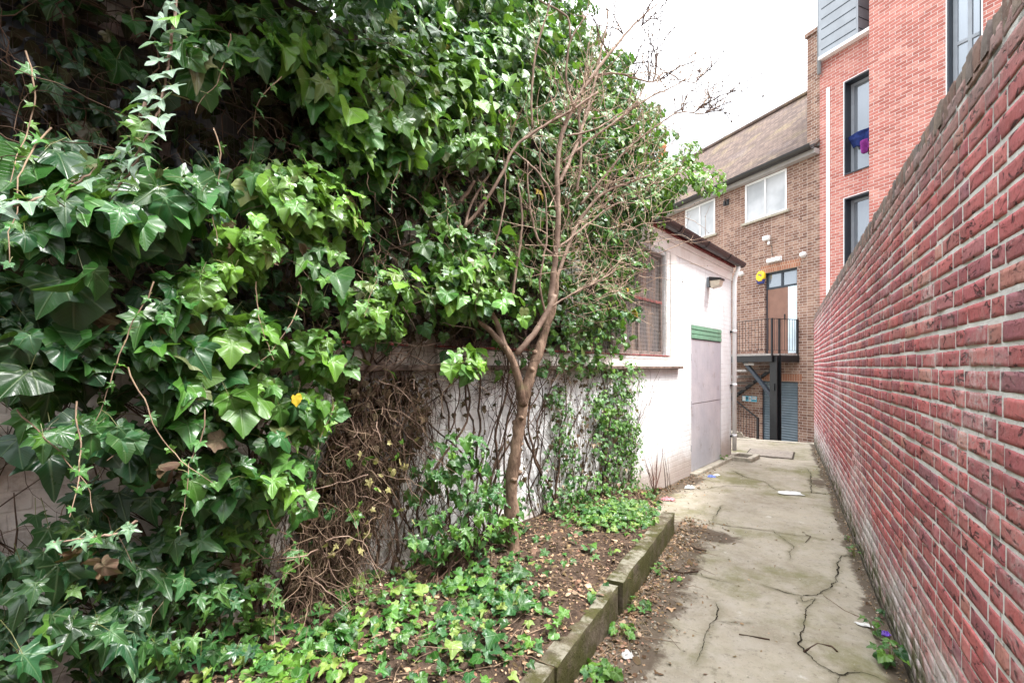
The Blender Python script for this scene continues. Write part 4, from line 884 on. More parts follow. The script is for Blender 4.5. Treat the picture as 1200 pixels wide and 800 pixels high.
# --- tufts that stand out and catch the light: (px, py, rx, ry, offset from wall, leaves, tone, size)
TUFTS = [
 (470,120,95,70,.55,120,.62,.115),(400,95,60,50,.48,50,.55,.115),(545,130,60,70,.50,80,.66,.105),(600,80,60,60,.40,60,.6,.10),(500,60,90,40,.42,60,.45,.11),(430,170,60,45,.50,50,.55,.115),
 (300,45,70,40,.50,38,.42,.115),(365,40,50,40,.5,34,.48,.11),(235,60,40,30,.62,12,.40,.13),
 (345,225,60,40,.62,62,.82,.085),(390,250,45,40,.60,46,.80,.080),(300,280,42,40,.62,46,.80,.085),(275,310,30,34,.62,24,.8,.08),(385,310,36,40,.60,16,.45,.12),(335,200,45,25,.6,22,.62,.1),
 (210,230,60,40,.70,26,.45,.13),(150,250,55,45,.72,22,.42,.135),(90,310,40,32,.74,7,.40,.145),(60,200,55,40,.70,20,.32,.13),(90,240,60,40,.7,22,.40,.125),(30,270,35,30,.7,9,.3,.13),
 (205,365,55,40,.66,30,.50,.115),(245,340,40,30,.66,22,.75,.09),(200,410,50,35,.66,24,.5,.12),(215,450,45,35,.62,24,.5,.12),
 (435,355,34,34,.52,38,.66,.085),(470,335,28,26,.52,22,.72,.09),(445,380,30,22,.5,18,.6,.09),
 (555,330,40,40,.46,52,.66,.105),(600,345,40,35,.44,40,.6,.10),(575,300,46,30,.42,36,.55,.10),(530,345,30,30,.44,24,.55,.1),(545,425,24,18,.50,22,.70,.09),(510,270,34,40,.36,26,.45,.10),(640,330,26,40,.4,26,.55,.09),
 (350,412,22,15,.55,7,.55,.12),(390,425,26,22,.52,18,.52,.10),(375,395,30,15,.55,10,.6,.09),(290,395,50,28,.58,26,.45,.115),(280,465,60,35,.58,34,.45,.12),(365,480,40,28,.5,28,.45,.10),(330,515,30,20,.5,10,.4,.1),
 (140,500,50,26,.64,14,.34,.13),(60,500,50,28,.68,10,.28,.14),(240,505,45,30,.55,22,.4,.115),
 (30,390,45,30,.6,22,.30,.11),(95,410,50,30,.62,24,.34,.11),(45,440,50,26,.6,16,.28,.12),(10,350,30,30,.6,12,.25,.11),(330,565,45,40,.50,34,.48,.10),(265,560,50,40,.52,30,.42,.11),(200,560,45,30,.55,16,.4,.115),
 (690,190,60,60,.25,90,.50,.085),(650,130,60,60,.28,80,.5,.09),(735,150,35,50,.2,60,.55,.085),(720,90,22,40,.1,30,.55,.085),(630,40,50,40,.3,45,.45,.10),
 (700,330,40,60,.22,90,.48,.065),(740,300,22,60,.18,80,.50,.06),(690,390,30,30,.18,36,.42,.06),(660,270,40,40,.25,50,.48,.08),(745,240,28,40,.22,50,.5,.07),
 (798,203,30,22,.50,150,.66,.075),(832,212,22,18,.62,100,.72,.072),(768,225,34,28,.42,110,.6,.075),(808,178,13,14,.5,40,.6,.075),(765,260,16,16,.28,26,.7,.06),(775,285,8,8,.2,6,.7,.05),
]
def tuft(rows, r, kinds_split=None):
    out = []
    for (x,y,rx,ry,of,cnt,tn,sz) in rows:
        for _ in range(int(cnt*1.35)):
            a = r.uniform(0,6.283); q = math.sqrt(r.random()); ux, uy = q*math.cos(a), q*math.sin(a)
            dome = math.sqrt(max(0,1-q*q)); off = of*(.55+.45*dome)+r.normal(0,.035)
            p = wall_hit(x+ux*rx, y+uy*ry, off); out.append((*p, ux, uy, dome, tn+.16*dome+(.12 if x > 270 else -.14)-.10*min(1,max(0,(300-x)/300))-(.10 if uy > .45 else 0), sz*r.uniform(.45,1.12)))  # tops lightened, undersides and left tufts darkened: light and shade in leaf colour
    return np.array(out)
ALONG = np.array([WD[0], WD[1], 0.])
def tuft_leaves(T, r):
    n = len(T); P = T[:,:3]
    nrm = norm(OUT[None]*.75+ALONG[None]*(T[:,3]*.55-.10)[:,None]+np.array([0,0,1.])[None]*(.55-T[:,4]*.5)[:,None]+r.normal(0,.36,(n,3)))
    tip = np.array([0,0,-1.])[None]+OUT[None]*.45+ALONG[None]*(T[:,3]*.5)[:,None]+r.normal(0,.42,(n,3)); return P, nrm, tip
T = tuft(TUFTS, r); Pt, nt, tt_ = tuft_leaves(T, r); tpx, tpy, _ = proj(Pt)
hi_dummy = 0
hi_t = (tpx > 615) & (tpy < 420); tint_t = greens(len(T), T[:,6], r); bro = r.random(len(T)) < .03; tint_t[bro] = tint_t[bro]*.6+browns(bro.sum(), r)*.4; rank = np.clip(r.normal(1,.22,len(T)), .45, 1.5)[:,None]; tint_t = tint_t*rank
for msk_b, msk_t, par, sd in ((~up_, ~hi_t, ivy, 1), (up_, hi_t, ivr, 2)):
    PP = np.concatenate([P[msk_b], Pt[msk_t]]); NN = np.concatenate([nr[msk_b], nt[msk_t]]); TP = np.concatenate([tp[msk_b], tt_[msk_t]]); SZ = np.concatenate([size[msk_b], T[msk_t,7]]); TI = np.concatenate([tt[msk_b], tint_t[msk_t]])
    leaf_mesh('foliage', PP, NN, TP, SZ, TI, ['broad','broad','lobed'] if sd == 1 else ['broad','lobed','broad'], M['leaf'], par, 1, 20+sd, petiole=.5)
oh = np.random.default_rng(77); nO = 2600; so_ = oh.uniform(-1.6,2.9,nO); oo_ = oh.uniform(-.4,.95,nO); zo_ = 3.75-.25*np.clip(oo_,0,1)+oh.normal(0,.12,nO)  # unseen ivy added above the frame to shade the left side
Po = np.stack([-2.68+WD[0]*so_+WO[0]*oo_, WD[1]*so_+WO[1]*oo_, zo_],1); kx, ky, kz = proj(Po); ko = (ky < -12) | (kz < .1); Po = Po[ko]; nO = len(Po)
leaf_mesh('unseen_shade_foliage', Po, np.array([0,0,1.])+.5*OUT+oh.normal(0,.4,(nO,3)), np.array([0,0,-.6])+OUT+oh.normal(0,.5,(nO,3)), oh.uniform(.09,.15,nO), greens(nO,.3,oh), ['broad','lobed'], M['leaf'], ivy, 0, 78)
stn = np.random.default_rng(99); mb = MB(); SP, SN_, ST, SS = [], [], [], []
for (x0,y0,L,of) in [(60,150,.5,.7),(250,150,.45,.7),(330,90,.6,.55),(410,230,.4,.55),(300,330,.35,.6),(150,430,.5,.66),(240,480,.45,.6),(470,190,.4,.5),(520,210,.5,.42),(390,470,.3,.5),(90,470,.4,.66),(350,330,.5,.55),(560,210,.5,.42),(180,330,.5,.68),(30,60,.5,.6),(270,40,.4,.6),(440,300,.4,.52),(20,480,.4,.6),(310,590,.3,.45)]:
    p0 = wall_hit(x0,y0,of); d = np.array([OUT[0]*.3,OUT[1]*.3,-.9])+stn.normal(0,.25,3); pts = [p0]; n_ = int(L/.03)
    for k in range(n_):
        d = norm(d+stn.normal(0,.16,3)+np.array([0,0,-.10])); pts.append(pts[-1]+d*.03)
        if k % 2 and stn.random() < .85: SP.append(pts[-1]); SN_.append(OUT*.8+np.array([0,0,.6])+stn.normal(0,.35,3)); ST.append(np.array([0,0,-.7])+OUT*.3+ALONG*stn.choice([-1,1])*stn.uniform(.3,1)); SS.append(stn.uniform(.028,.055)*(1-.5*k/n_))
    MB().tube(pts, np.linspace(.0026,.0010,len(pts)), 5, False).build('trailing_stem', M['pale_stem'], ivy, smooth=True, world=True)
SP = np.array(SP); leaf_mesh('trailing_leaves', SP, np.array(SN_), np.array(ST), np.array(SS), greens(len(SP), .62, stn), ['lobed','sharp'], M['leaf'], ivy, 1, 98, petiole=.6)
# dry leaves caught in it
def caught(par, pts, sz, seed):
    rr = np.random.default_rng(seed); n = len(pts); leaf_mesh('dead_leaves', pts, rr.normal(0,.6,(n,3))+OUT, rr.normal(0,.7,(n,3))-np.array([0,0,.7]), rr.uniform(*sz,n), browns(n, rr)*.7, ['lobed','oval','broad'], M['dead_leaf'], par, 1, seed)
cp_ = [(95,230),(270,275),(350,255),(355,290),(262,512),(180,540),(195,550),(300,475),(255,508),(120,370),(265,270),(285,300),(405,235),(20,330),(110,650),(215,560),(330,305),(150,415),(60,420),(100,640),(120,665)]
caught(ivy, np.array([wall_hit(x+r.normal(0,5), y+r.normal(0,5), .5+r.normal(0,.05)) for x,y in cp_ for _ in range(2)]), (.035,.075), 3)
yl = np.array([wall_hit(346,464,.56), wall_hit(520,180,.5), wall_hit(560,95,.5)]); [leaf_mesh('yellow_leaf', yl[k:k+1], OUT[None]+.3*ALONG, np.array([[.1,.2,-1.]]), np.array([.05]), np.array([[.50,.36,.03]]), ['broad'], M['dead_leaf'], ivy, 1, 5) for k in range(1)]
# stems: main vines climbing the wall, and dead matting deep inside
def climb(mb, s0, z0, h, r, rad, off=.03, lean=0.0, side=.5, depth=0):
    s, z = s0, z0; pts = [wall_pt(s,z,off)]; d = lean; n = max(4, int(h/.07)); o = off
    for k in range(n):
        d = d*.85+r.normal(0,.22)+lean*.15; s += d*.07; z += .07; o = np.clip(o+r.normal(0,.008), .012, off+.10); pts.append(wall_pt(s,z,o))
        if depth < 2 and r.random() < side*.16: climb(mb, s, z, h*(1-k/n)*.6, r, rad*.6, off, lean+r.choice([-1,1])*r.uniform(.3,.9), side, depth+1)
    mb.tube(pts, np.linspace(rad, rad*.4, len(pts)), 5 if rad > .004 else 4, False)
mb = MB(); r2 = np.random.default_rng(21)
for _ in range(26): climb(mb, r2.uniform(-.9,4.3), .15, r2.uniform(1.6,3.2), r2, r2.uniform(.006,.014), .05)
mb.build('stem', M['dry_stem'], ivy, smooth=True, world=True)
def tangle(n, s0, s1, z0, z1, o0, o1, L, r, rad, mat, par, name, bias=(0,0,-.2)):
    mb = MB()
    for _ in range(n):
        p = wall_pt(r.uniform(s0,s1), r.uniform(z0,z1), r.uniform(o0,o1)); d = norm(r.normal(0,1,3)); pts = [p]
        for k in range(int(L/.05)):
            d = norm(d+r.normal(0,.38,3)+np.array(bias)*.25); p = p+d*.05
            of = (p[0]+2.68)*WO[0]+p[1]*WO[1]
            if of < .012: d = d+WO_3*.8; p = p+WO_3*(.014-of)
            pts.append(p)
        mb.tube(pts, np.linspace(rad, rad*.45, len(pts))*r.uniform(.6,1.4), 4, False)
    return mb.build(name, mat, par, smooth=True, world=True)
WO_3 = np.array([WO[0], WO[1], 0.])
tangle(700, -1.0, 4.2, 1.45, 3.35, .02, .30, .8, r2, .0022, M['dry_stem'], ivy, 'dead_twigs')
tangle(55, 1.2, 4.2, 1.5, 3.1, .1, .38, .45, r2, .0019, M['pale_stem'], ivy, 'pale_twigs')
mb = MB()
for k in range(26):
    s0 = r2.uniform(3.4,6.6); p = wall_pt(s0, EAVE-.1, -.2); d = np.array([WD[0]*r2.normal(0,.3), r2.normal(0,.3), 1.]); pts = [p]
    for _ in range(int(r2.uniform(8,22))): d = norm(d+r2.normal(0,.25,3)+np.array([0,0,.1])); p = p+d*.09; pts.append(p)
    if proj(np.array(pts))[0].max() < 780: mb.tube(pts, np.linspace(.016,.005,len(pts)), 5, False)
mb.build('stem', M['dry_stem'], ivr, smooth=True, world=True)
# backing of dead leaves and fibres behind the green (brown, darkened to paint deep shade into the gaps)
def clutter(par, n, s0, s1, z0, z1, o0, o1, seed, sz=(.05,.11), dark=.45, cond=None):
    rr = np.random.default_rng(seed); s = rr.uniform(s0,s1,n); z = rr.uniform(z0,z1,n); o = rr.uniform(o0,o1,n)
    Pc = np.stack([-2.68+WD[0]*s+WO[0]*o, WD[1]*s+WO[1]*o, z],1)
    if cond is not None: Pc = Pc[cond(*proj(Pc)[:2])]
    n = len(Pc); leaf_mesh('dead_leaves', Pc, OUT+rr.normal(0,.5,(n,3)), np.array([0,0,-1.])+rr.normal(0,.6,(n,3)), rr.uniform(*sz,n), browns(n, rr)*dark, ['broad','oval','lobed'], M['dead_leaf'], par, 0, seed)
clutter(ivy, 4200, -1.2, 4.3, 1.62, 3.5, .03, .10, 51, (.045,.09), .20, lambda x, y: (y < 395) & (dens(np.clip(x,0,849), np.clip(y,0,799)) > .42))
clutter(ivr, 3000, 2.6, 6.6, 3.4, 5.4, -1.0, -.35, 52, (.07,.13), .40, lambda x, y: edge_ok(x+26, y))
# --- pointed leaves low on the left
LOWT_ = 0
LOWT = [(250,600,70,35,.34,36,.42,.105),(225,640,50,35,.36,34,.36,.105),(275,625,36,30,.34,26,.46,.085),(160,660,60,30,.36,30,.36,.115),(120,590,40,30,.34,14,.34,.115),(205,690,60,30,.40,40,.40,.095),(250,700,40,35,.38,34,.40,.08),
 (60,640,60,40,.40,22,.36,.125),(35,690,40,35,.42,16,.34,.12),(60,735,60,30,.42,24,.40,.12),(130,745,45,28,.44,22,.46,.115),(180,765,45,35,.44,34,.42,.085),(240,745,30,30,.4,16,.5,.06),(160,720,40,25,.42,18,.4,.1),
 (340,570,30,26,.34,18,.5,.085),(285,560,35,30,.34,18,.45,.1),(345,655,14,12,.30,5,.45,.085),(310,700,30,30,.32,26,.5,.06),(300,660,20,40,.3,22,.62,.05),(270,770,40,30,.4,20,.45,.07),(15,770,30,30,.45,10,.4,.11),(95,690,40,20,.4,14,.7,.045),(85,615,30,15,.38,10,.6,.05)]
iv2 = thing('climbing_ivy', 'pointed leaved ivy with pale veins spreading over the bare plaster at the bottom left corner', 'ivy', (wall_pt(1.0,.2,.02)))
LOWT = [(a,b,c,d,e,int(f*.78),g,h*.95) for a,b,c,d,e,f,g,h in LOWT]; T2 = tuft(LOWT, r); P2, n2, t2 = tuft_leaves(T2, r)
ok = P2[:,2] > .22; P2, n2, t2, T2 = P2[ok], n2[ok], t2[ok], T2[ok]
tint2 = greens(len(T2), T2[:,6]+.13, r)*np.where(P2[:,1:2] < 1.0, .75, 1)*np.array([.95,.95,1.35]); leaf_mesh('foliage', P2, n2, t2, T2[:,7]*1.05, tint2, ['sharp','sharp','lobed'], M['leaf'], iv2, 1, 25, petiole=.6)  # leaves nearest the left edge darkened further, shade put into their tint
mb = MB()
for _ in range(46): climb(mb, r2.uniform(.2,2.6), .12, r2.uniform(.5,1.4), r2, r2.uniform(.003,.007), .02, r2.normal(0,.5), .9)
mb.build('stem', M['dry_stem'], iv2, smooth=True, world=True)
caught(iv2, np.array([wall_hit(x+r.normal(0,6), y+r.normal(0,6), .28+r.normal(0,.05)) for x,y in [(180,540),(110,640),(120,665),(105,690),(190,548),(215,560),(130,650),(100,675),(285,670)] for _ in range(4)]), (.03,.06), 4)
tangle(90, .4, 2.4, .2, 1.3, .03, .3, .5, r2, .002, M['pale_stem'], iv2, 'dry_stems')
# --- column of small leaves under the right hand window
ivc = thing('climbing_ivy', 'small leaved ivy column on the white wall below the shed window, right of the tree', 'ivy', (wall_pt(5.0,.2,0)))
COLT = [(735,445,22,22,.10,60,.42,.050),(722,480,26,28,.11,90,.42,.052),(735,510,16,26,.11,60,.40,.048),(715,520,22,26,.10,60,.38,.045),(728,545,22,20,.10,50,.36,.042),(700,570,40,18,.14,60,.32,.042),(665,590,26,24,.16,90,.25,.036),(740,580,30,18,.14,60,.30,.040),(660,505,14,40,.07,50,.28,.042),(655,470,16,20,.07,30,.3,.045),(668,540,12,30,.07,36,.28,.04),(690,430,30,14,.10,40,.35,.05),(640,555,8,30,.06,14,.25,.04),(700,480,20,40,.06,30,.3,.04),(745,530,8,40,.1,34,.4,.045)]
COLT = [(a,b,c,d,e,int(f*1.8),g+.06,h) for a,b,c,d,e,f,g,h in COLT]; T3 = tuft(COLT, r); P3, n3, t3 = tuft_leaves(T3, r); tc = greens(len(T3), T3[:,6], r); rd = r.random(len(T3)) < .06; tc[rd] = browns(rd.sum(), r); leaf_mesh('foliage', P3, n3, t3, T3[:,7]*1.1, tc, ['small','lobed'], M['leaf'], ivc, 0, 26)
mb = MB()
for _ in range(46): climb(mb, r2.uniform(4.0,5.75), .15, r2.uniform(.9,1.6), r2, r2.uniform(.0025,.007), .018, r2.normal(0,.15), .8)
mb.build('stem', M['dry_stem'], ivc, smooth=True, world=True)
clutter(ivc, 520, 4.1, 5.7, .2, 1.55, .015, .05, 53, (.025,.05), .75)
# --- leafy ivy bush at the tree foot
BUSH = [(525,545,34,26,.30,46,.45,.075),(545,530,24,22,.32,26,.5,.075),(500,570,22,22,.26,24,.42,.07),(560,570,26,26,.32,36,.42,.070),(575,600,28,30,.40,60,.45,.060),(540,610,34,26,.36,56,.48,.058),(520,640,36,16,.34,40,.46,.055),(495,620,14,20,.24,14,.4,.06),(600,610,14,22,.4,24,.5,.062),(560,635,36,16,.42,44,.5,.055),(585,570,16,20,.34,16,.4,.055),(610,575,10,26,.30,26,.26,.035),(618,600,8,26,.3,26,.26,.035)]
ivb = thing('ivy_bush', 'loose bush of bright green ivy leaves around the foot of the bare tree', 'ivy', (wall_pt(2.9,.2,.2)))
BUSH = [(a,b,c*1.25,d*1.2,e,int(f*.62),g,h) for a,b,c,d,e,f,g,h in BUSH]; T4 = tuft(BUSH, r); P4, n4, t4 = tuft_leaves(T4, r); leaf_mesh('foliage', P4, n4, t4, T4[:,7]*1.15, greens(len(T4), T4[:,6]-.12, r), ['lobed','sharp','broad'], M['leaf'], ivb, 1, 27, petiole=.5)
mb = MB()
for _ in range(60):
    p = wall_pt(r2.uniform(2.4,3.2), .25, r2.uniform(.08,.35)); q = wall_hit(r2.uniform(490,610), r2.uniform(530,640), r2.uniform(.1,.35)); m_ = (p+q)/2+r2.normal(0,.05,3); mb.tube([p,(p+m_)/2+r2.normal(0,.015,3),m_,(m_+q)/2+r2.normal(0,.015,3),q],[.004,.0035,.003,.0025,.0015],4,False)
mb.build('stem', M['dry_stem'], ivb, smooth=True, world=True)
# --- climbing stems left on the bare white wall
wv = thing('dead_creeper', 'thin dead creeper stems fanned over the white wall behind the bare tree', 'creeper', (wall_pt(3.0,.3,0)))
mb = MB()
for _ in range(20): climb(mb, r2.uniform(2.0,3.95), r2.uniform(.25,.7), r2.uniform(.6,1.25), r2, r2.uniform(.0022,.0055), .018, r2.normal(.1,.35), .9)
mb.build('stem', M['dry_stem'], wv, smooth=True, world=True)
clutter(wv, 200, 2.2, 4.2, .3, 1.55, .012, .04, 54, (.02,.045), .5)
tangle(60, 2.2, 4.3, 1.45, 1.75, .03, .16, .45, r2, .0025, M['dry_stem'], wv, 'hanging_twigs', (0,0,-.5))
# --- big brown mat of dead creeper
dc = thing('dead_creeper', 'thick brown mat of dead creeper between the left ivy and the white plaster', 'creeper', (wall_pt(2.1,.25,.05)))
def mat_px(n, r, L, rad, o0, o1, material, name, poly, down=.5):
    mb = MB()
    for _ in range(n):
        y = r.uniform(435, 705); xa = np.interp(y, [430,500,560,620,705], poly[0]); xb = np.interp(y, [430,500,560,620,705], poly[1]); x = r.uniform(xa, xb)+r.normal(0,13)
        p = wall_hit(x, y, r.uniform(o0,o1)); d = norm(r.normal(0,1,3)+np.array([0,0,-down])); pts = [p]
        for k in range(int(L*r.uniform(.4,1.2)/.04)):
            d = norm(d+r.normal(0,.30,3)+np.array([0,0,-.12*down])); p = p+d*.04; of = (p[0]+2.68)*WO[0]+p[1]*WO[1]
            if of < .012: p = p+WO_3*(.014-of); d = d+WO_3*.7
            if p[2] < .2: break
            pts.append(p)
        if len(pts) > 3: mb.tube(pts, np.linspace(rad, rad*.4, len(pts))*r.uniform(.5,1.5), 4, False)
    return mb.build(name, material, dc, smooth=True, world=True)
PL = ([395,392,375,350,330],[505,500,470,435,400])
mat_px(950, r2, .55, .0019, .015, .20, M['dry_stem'], 'matted_stems', PL, 2.0)
mat_px(150, r2, .45, .0018, .08, .30, M['pale_stem'], 'loose_stems', PL, .3)
mat_px(40, r2, .6, .0035, .10, .30, M['branch'], 'thick_stems', PL, .6)
rr = np.random.default_rng(61); n = 1500; yv = rr.uniform(440,700,n); xv = np.array([rr.uniform(np.interp(y,[430,500,560,620,705],PL[0]),np.interp(y,[430,500,560,620,705],PL[1])) for y in yv]); Pd = np.array([wall_hit(x,y,rr.uniform(.02,.14)) for x,y in zip(xv,yv)])
leaf_mesh('dead_leaves', Pd, OUT+rr.normal(0,.6,(n,3)), rr.normal(0,.6,(n,3))-np.array([0,0,.8]), rr.uniform(.02,.06,n), browns(n,rr)*.55, ['oval','broad','lobed'], M['dead_leaf'], dc, 1, 62)
few = [(385,640),(420,600),(415,640),(440,585),(470,520),(465,545),(430,620),(450,560),(455,700),(490,640),(470,590),(430,540)]
Pd = np.array([wall_hit(x+rr.normal(0,9),y+rr.normal(0,9),.28) for x,y in few for _ in range(4)]); n = len(Pd); leaf_mesh('live_leaves', Pd, OUT+rr.normal(0,.5,(n,3)), rr.normal(0,.6,(n,3))-np.array([0,0,.6]), rr.uniform(.025,.055,n), np.where((rr.random(n)<.6)[:,None], np.array([.36,.32,.13]), greens(n,.7,rr)), ['lobed','oval'], M['leaf'], dc, 1, 63)
# --- pale young shoot hanging at the top left and the runner beside it
def shoot(label, line, t0, t1, n, tone, sz, seed, pale):
    rr = np.random.default_rng(seed); pts = [at(x,y,t0+(t1-t0)*i/(len(line)-1)) for i,(x,y) in enumerate(line)]
    # densify
    D = []; 
    for a, b in zip(pts[:-1], pts[1:]):
        for k in range(6): D.append(a+(b-a)*k/6+rr.normal(0,.0012,3))
    D.append(pts[-1]); D = np.array(D); sh_ = thing('ivy_shoot', label, 'ivy', D[0]); mb = MB(); mb.tube(D-D[0], np.linspace(.0042,.0016,len(D)), 6, False); mb.build('stem', M['branch'], sh_, smooth=True)
    idx = np.linspace(1, len(D)-1, n); P = np.array([D[int(i)] for i in idx]); side = np.where(np.arange(n)%2, 1, -1)[:,None]; toward = np.array([SN,-CS,0.]); right = np.array([CS,SN,0.])
    P = P+right*side*rr.uniform(.004,.02,(n,1))+toward*.006; nrm = toward*.75+np.array([0,0,.75])+rr.normal(0,.28,(n,3)); tip = right*side*rr.uniform(.2,1.0,(n,1))+np.array([0,0,-.75])+toward*.35+rr.normal(0,.2,(n,3))
    c = greens(n, tone, rr); c[rr.random(n) < pale] = np.array([.19,.28,.20]) if t0 < 1.22 and sz > .04 else np.array([.10,.19,.10]); leaf_mesh('leaves', P, nrm, tip, rr.uniform(sz*.75,sz*1.2,n), c, ['sharp','lobed'], M['pale_leaf'], sh_, 1, seed, petiole=.8)
shoot('pale silvery young ivy shoot hanging free down the top left of the picture', [(207,-25),(205,20),(199,60),(194,95),(186,130),(172,160),(158,185)], 1.20, 1.05, 22, .6, .050, 71, .75)
shoot('young ivy runner with star shaped leaves reaching out from the left edge', [(-20,246),(30,238),(70,226),(105,205),(130,182)], 1.0, 1.12, 14, .55, .055, 72, .25)
shoot('short bright green ivy runner beside the pale silvery shoot', [(170,120),(160,150),(165,180),(150,205),(135,225)], 1.15, 1.1, 14, .75, .045, 73, .2)
shoot('thin ivy runner with small pale leaves crossing the bare plaster low on the left', [(160,610),(140,625),(115,628),(90,632),(60,635)], 1.25, 1.2, 10, .55, .030, 74, .6)

# ================================================================== GROUND COVER, LITTER OF LEAVES
r = np.random.default_rng(81)
def on_soil(x, y): return soil_z(np.asarray(x), np.asarray(y))
def scatter_soil(n, yr, cond, lift, r):
    y = r.uniform(*yr, n); xw = -2.68+K*y; x = xw+.03+(bed_edge(y)-xw-.03)*r.random(n); z = on_soil(x, y)+lift*r.random(n); P = np.stack([x,y,z],1); px, py, zc = proj(P); k = cond(px, py, P) & (zc > .3); return P[k]
def gc_cond(px, py, P):
    a = smooth_noise(P[:,0], P[:,1], 91, 3, 2.2)*.5+.5
    near = np.clip(1-np.hypot((px-490)/190, (py-735)/90), 0, 1)*1.5+np.clip(1-np.hypot((px-590)/60, (py-690)/50), 0, 1)*1.5+np.clip(1-np.hypot((px-320)/110, (py-770)/60), 0, 1)*1.6
    far = np.clip(1-np.hypot((px-715)/66, (py-603)/22), 0, 1)*2.2; side = .07
    return r.random(len(px)) < np.clip((near+far)*(.35+a), side, 1)*np.where(py > 830, .4, 1)
G1 = scatter_soil(6500, (.3,6.4), gc_cond, .07, r); n = len(G1); gd = (G1[:,1] > 4); nrm = np.array([0,0,1.])+np.array([.15,-.25,0])+r.normal(0,.35,(n,3)); tip = r.normal(0,1,(n,3))*np.array([1,1,.15])+np.array([.2,-.4,-.15])
gsz = r.uniform(.026,.062,n)*np.where(r.random(n) < .12, 1.5, 1); tone = .58+.2*smooth_noise(G1[:,0], G1[:,1], 17, 2, 3); gt = greens(n, tone, r); ylw = r.random(n) < .16; gt[ylw] = gt[ylw]*.4+np.array([.22,.28,.06])*.8
go = leaf_mesh('ground_ivy', G1, nrm, tip, gsz, gt, ['lobed','small','broad'], M['leaf'], None, 1, 82, petiole=.5); tag(go, 'patchy ground cover of small green ivy leaves over the soil bed', 'ground cover', kind='stuff')
# fallen brown leaves and chips on the soil, along the kerb foot, and along the red wall
L1 = scatter_soil(15000, (.4,6.5), lambda px, py, P: r.random(len(px)) < .30+.7*np.clip(smooth_noise(P[:,0], P[:,1], 33, 3, 1.6)*.6+.5, 0, 1), .012, r)
n2_ = 2600; y = r.uniform(1.4,5.4,n2_); x = -.92+np.abs(r.normal(0,.13,n2_))*np.where(r.random(n2_)<.1, 2.6, 1); L2 = np.stack([x, y, path_z(x,y)+.004+.006*r.random(n2_)],1)
n3_ = 900; y = r.uniform(1.6,11.5,n3_); x = .565-np.abs(r.normal(0,.035,n3_)); L3 = np.stack([x,y,path_z(x,y)+.004+.01*r.random(n3_)],1)
n4_ = 900; y = r.uniform(4.6,8.2,n4_); x = -2.68+K*y+.02+np.abs(r.normal(0,.22,n4_))*np.where(y<7,1,.5); L4 = np.stack([x,y,path_z(x,y)+.005+.008*r.random(n4_)],1)
n5_ = 260; y = r.uniform(1.9,10,n5_); x = r.uniform(-.9,.55,n5_); L5 = np.stack([x,y,path_z(x,y)+.004],1)
LL = np.concatenate([L1,L2,L3,L4,L5]); n = len(LL); sz = r.uniform(.008,.027,n)*np.where(r.random(n)<.12, 2.1, 1); sz[-n5_:] *= .55; sz[len(L1)+n2_:len(L1)+n2_+n3_] *= .7
lo_ = leaf_mesh('leaf_litter', LL, np.array([0,0,1.])+r.normal(0,.38,(n,3)), r.normal(0,1,(n,3))*np.array([1,1,.2]), sz, browns(n, r)*r.uniform(.8,2.1,(n,1)), ['oval','small','oval'], M['dead_leaf'], None, 0, 83); tag(lo_, 'brown fallen leaves and chips strewn on the soil and path edges', 'leaf litter', kind='stuff')
mb = MB()
for _ in range(420):
    if r.random() < .75: y = r.uniform(1.2,5.4); xw = -2.68+K*y; x = r.uniform(xw+.1, -1.0); z = float(on_soil(x,y))+.01
    else: y = r.uniform(1.5,5.2); x = r.uniform(-.9,-.62); z = float(path_z(x,y))+.008
    a = r.uniform(0,6.28); L = r.uniform(.06,.26); d = np.array([math.cos(a),math.sin(a),0]); p = np.array([x,y,z]); mb.tube([p, p+d*L*.5+np.array([0,0,r.uniform(0,.02)])+r.normal(0,.008,3), p+d*L+r.normal(0,.015,3)*np.array([1,1,.3])], [.0022,.002,.001], 4, False)
tg = mb.build('dry_twigs', M['pale_stem'], smooth=True); tag(tg, 'thin dry stalks lying over the soil bed and kerb foot', 'twig litter', kind='stuff')
mb = MB()
for _ in range(900):
    q = r.random()
    if q < .45: y = r.uniform(1.5,5.6); x = -.92+abs(r.normal(0,.16))
    elif q < .7: y = r.uniform(1.6,11.5); x = .56-abs(r.normal(0,.04))
    else: y = r.uniform(2,9.5); x = r.uniform(-.9,.5)
    s = r.uniform(.003,.010)*(1.5 if r.random()<.08 else 1); v = np.array([(1,0,0),(-1,0,0),(0,1,0),(0,-1,0),(0,0,.7),(0,0,-.6)])*s*r.uniform(.7,1.3,(6,1))+np.array([x,y,float(path_z(np.array(x),np.array(y)))+s*.4]); mb.add(v,[(0,2,4),(2,1,4),(1,3,4),(3,0,4),(2,0,5),(1,2,5),(3,1,5),(0,3,5)])
gv = mb.build('pebbles', M['gully']); tag(gv, 'tiny stones and crumbs of concrete scattered on the path', 'gravel', kind='stuff')
